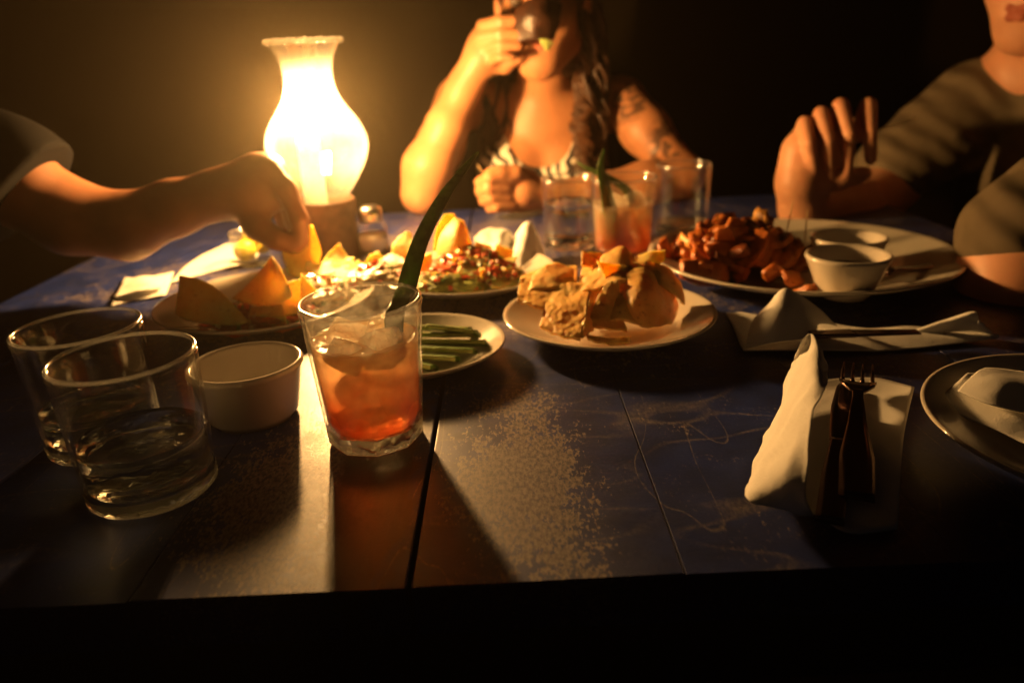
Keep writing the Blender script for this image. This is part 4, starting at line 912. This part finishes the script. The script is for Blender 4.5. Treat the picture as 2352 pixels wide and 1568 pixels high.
S.chain([sF, elF], [.058, .046], .03); S.chain([elF, D(1950, 480, 1.20), wrF, D(1838, 425, 1.118)], [.045, .042, .034, .034], .02)
S.ell(D(1838, 375, 1.122), (.029, .026, .046), None, .02); S.chain([D(1836, 420, 1.12), D(1846, 345, 1.125), D(1860, 305, 1.135)], [.030, .026, .018], .015)
S.chain([D(1856, 318, 1.145), D(1905, 305, 1.160), D(1962, 300, 1.168), D(1990, 292, 1.155)], [.016, .017, .017, .015], .01)
S.ell(D(1880, 370, 1.150), (.034, .016, .040), None, .015)
for pts, r in [(((1838, 308), (1848, 283), (1859, 330), (1874, 405)), .0102), (((1876, 296), (1886, 262), (1903, 325), (1906, 395)), .0108), (((1922, 282), (1931, 243), (1950, 308), (1945, 404)), .0112), (((1978, 285), (1994, 243), (1998, 306), (2000, 366)), .0116)]:
    S.chain([D(*pts[0], 1.140), D(*pts[1], 1.115), D(*pts[2], 1.085), D(*pts[3], 1.095)], [r*1.0, r*1.10, r*.90, r*.80], .0012)
S.chain([D(1850, 428, 1.115), D(1885, 420, 1.105), D(1930, 413, 1.102), D(1968, 405, 1.105), D(1988, 398, 1.108)], [.021, .0165, .014, .012, .010], .008)
# near arm resting on the table
S.chain([sN, V(.74, .84, .15), D(2350, 560, .75)], [.055, .052, .047], .03)
S.chain([D(2340, 560, .75), D(2330, 660, .73), D(2375, 735, .715)], [.046, .048, .038], .03); S.cap(D(2385, 735, .715), .036, D(2450, 790, .66), .026, .02)
for e in (-1, 1): S.chain([tm+V(.0, e*.09, -.36), tm+V(-.2, e*.10, -.38)], [.09, .08], .03)
local(mt, S.mesh('body', skinm)); face_parts(mt, gm, rm, 1.04, -.0004, 1.2)
Sh = Body((.46, .56, -.34), (1.36, 1.52, .40), .0048)
Sh.ell(tm, (.138, .212, .162), None, .06); Sh.ell(tm+V(0, 0, -.2), (.132, .182, .21), None, .06)
Sh.cap(nm+V(.01, 0, -.025), .062, sF, .060, .05); Sh.cap(nm+V(.01, 0, -.025), .062, sN, .064, .05)
Sh.chain([sF, D(2152, 315, 1.30), D(2052, 385, 1.29)], [.066, .068, .066], .03)
Sh.chain([sN, V(.775, .86, .15), D(2345, 548, .75)], [.068, .072, .062], .03)
# folds
sl, X = Sh.full(); Sh.F[sl] += .0030*np.abs(np.sin(X[0]*42+X[2]*30+3*np.sin(X[1]*9)))**.6*np.sin(X[2]*13+X[1]*9+1)-.001
hem = D(2275, 600, .75); Sh.F[sl] = np.where((X[0] < .70) & (X[1] < .90), np.maximum(Sh.F[sl], hem.z-X[2]+0*X[0]+0*X[1]), Sh.F[sl])
Sh.cap(nm+V(-.035, -.03, .09), .060, nm+V(-.02, -.02, .0), .050, .01, True)
local(mt, Sh.mesh('shirt', M['shirt']))
Hs = Body(hm-V(.14, .14, .14), hm+V(.14, .14, .16), .004); Hs.ell(gm(0, -.018, .036), (.082, .102, .095), rm, .02); Hs.ell(gm(0, .085, -.05), (.075, .10, .10), rm, .01, True); local(mt, Hs.mesh('hair', M['hair_short']))

# ------------------------------------------------------------------ the person reaching in from the left
lt = thing('person', 'person in a grey sleeve reaching over the nacho plate with a bare arm', 'person', (-1.0, .85, -.30))
S = Body((-1.22, .62, -.34), (-.18, 1.16, .60), .0038)
sh = V(-.90, .86, .33); 
S.chain([sh, D(30, 420, 0.850), D(160, 498, 0.865), D(290, 520, 0.875), D(400, 478, 0.885), D(500, 447, 0.892), D(560, 435, 0.895)], [.053, .043, .0405, .0365, .0300, .0262, .0260], .02)
S.ell(D(592, 440, 0.895), (.036, .024, .032), None, .02); S.chain([D(560, 432, 0.895), D(602, 398, 0.900), D(622, 390, 0.902)], [.026, .020, .0145], .02)
# fingers: index, middle, ring, little; they hang down to the chip
S.chain([D(612, 388, 0.885), D(655, 432, 0.878), D(684, 500, 0.876), D(694, 556, 0.882)], [.0150, .0118, .0105, .0088], .006)
S.chain([D(614, 392, 0.903), D(660, 436, 0.900), D(690, 505, 0.898), D(700, 562, 0.898)], [.0150, .0118, .0105, .0088], .006)
S.chain([D(608, 400, 0.920), D(650, 445, 0.922), D(672, 505, 0.920), D(684, 548, 0.918)], [.0145, .0112, .0100, .0084], .006)
S.chain([D(600, 412, 0.935), D(634, 455, 0.938), D(650, 505, 0.936), D(658, 535, 0.932)], [.0130, .0100, .0090, .0076], .006)
S.chain([D(566, 470, 0.885), D(590, 520, 0.875), D(632, 548, 0.872), D(672, 566, 0.876)], [.0190, .0150, .0122, .0100], .010)
tl_ = V(-1.0, .86, .10)
S.cap(sh, .06, tl_+V(0, .05, .22), .06, .05); S.ell(tl_, (.13, .17, .22), None, .06); S.ell(tl_+V(-.02, 0, -.24), (.13, .17, .18), None, .06)
fl_ = V(1, .1, -.1).normalized(); hl_ = V(-1.0, .92, .47); gl, rl = head(S, hl_, fl_, V(.05, 0, 1), 1.0, True); S.cap(hl_-V(.02, 0, .05), .052, V(-1.02, .92, .30), .056, .03)
skinl = skin_mat('reaching_arm_skin', (.23, .095, .045), (.30, .125, .06))
local(lt, S.mesh('body', skinl)); face_parts(lt, gl, rl)
Sl = Body((-1.24, .60, -.34), (-.46, 1.16, .46), .0042)
dq = D(30, 420, 0.850); hm1 = D(75, 455, 0.855)
Sl.chain([sh, dq, hm1], [.074, .066, .070], .03); Sl.cap(sh, .07, tl_+V(0, .05, .22), .07, .05); Sl.ell(tl_, (.142, .182, .228), None, .06); Sl.ell(tl_+V(-.02, 0, -.24), (.142, .182, .19), None, .06)
sl, X = Sl.full(); Sl.F[sl] += .0022*np.sin(X[1]*50+X[2]*45+X[0]*33)*np.sin(X[2]*21-X[0]*27)
a1 = D(103, 384, 0.850); a2 = D(24, 510, 0.850); e_ = (a2-a1).normalized(); nrm = V(0, 1, 0).cross(e_).normalized()
if nrm.x < 0: nrm = -nrm
Sl.F[sl] = np.maximum(Sl.F[sl], (X[0]-a1.x)*nrm.x+(X[2]-a1.z)*nrm.z+0*X[1])
Sl.cap(V(-1.02, .92, .36), .05, V(-1.02, .92, .27), .05, .01, True)
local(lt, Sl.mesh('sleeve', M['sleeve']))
Hs = Body(hl_-V(.14, .14, .14), hl_+V(.14, .14, .16), .005); Hs.ell(gl(0, -.018, .036), (.082, .102, .095), rl, .02); Hs.ell(gl(0, .085, -.05), (.075, .10, .10), rl, .01, True); local(lt, Hs.mesh('hair', M['hair_short']))

# ------------------------------------------------------------------ scattering volume added to give the lens bloom round the flame
hz = box('bloom_haze', (-4.6, -2.6, -1.8), (4.6, 2.9, 2.4), M['wall'], None, 0); hz.data.materials.clear()
t = NT('bloom_glow_volume'); vo = t.n('ShaderNodeVolumePrincipled', {'Color': (1., .80, .50, 1), 'Density': .017, 'Anisotropy': .84}); t.t.links.new(vo.outputs[0], t.out.inputs[1]); hz.data.materials.append(t.m); hz['kind'] = 'stuff'
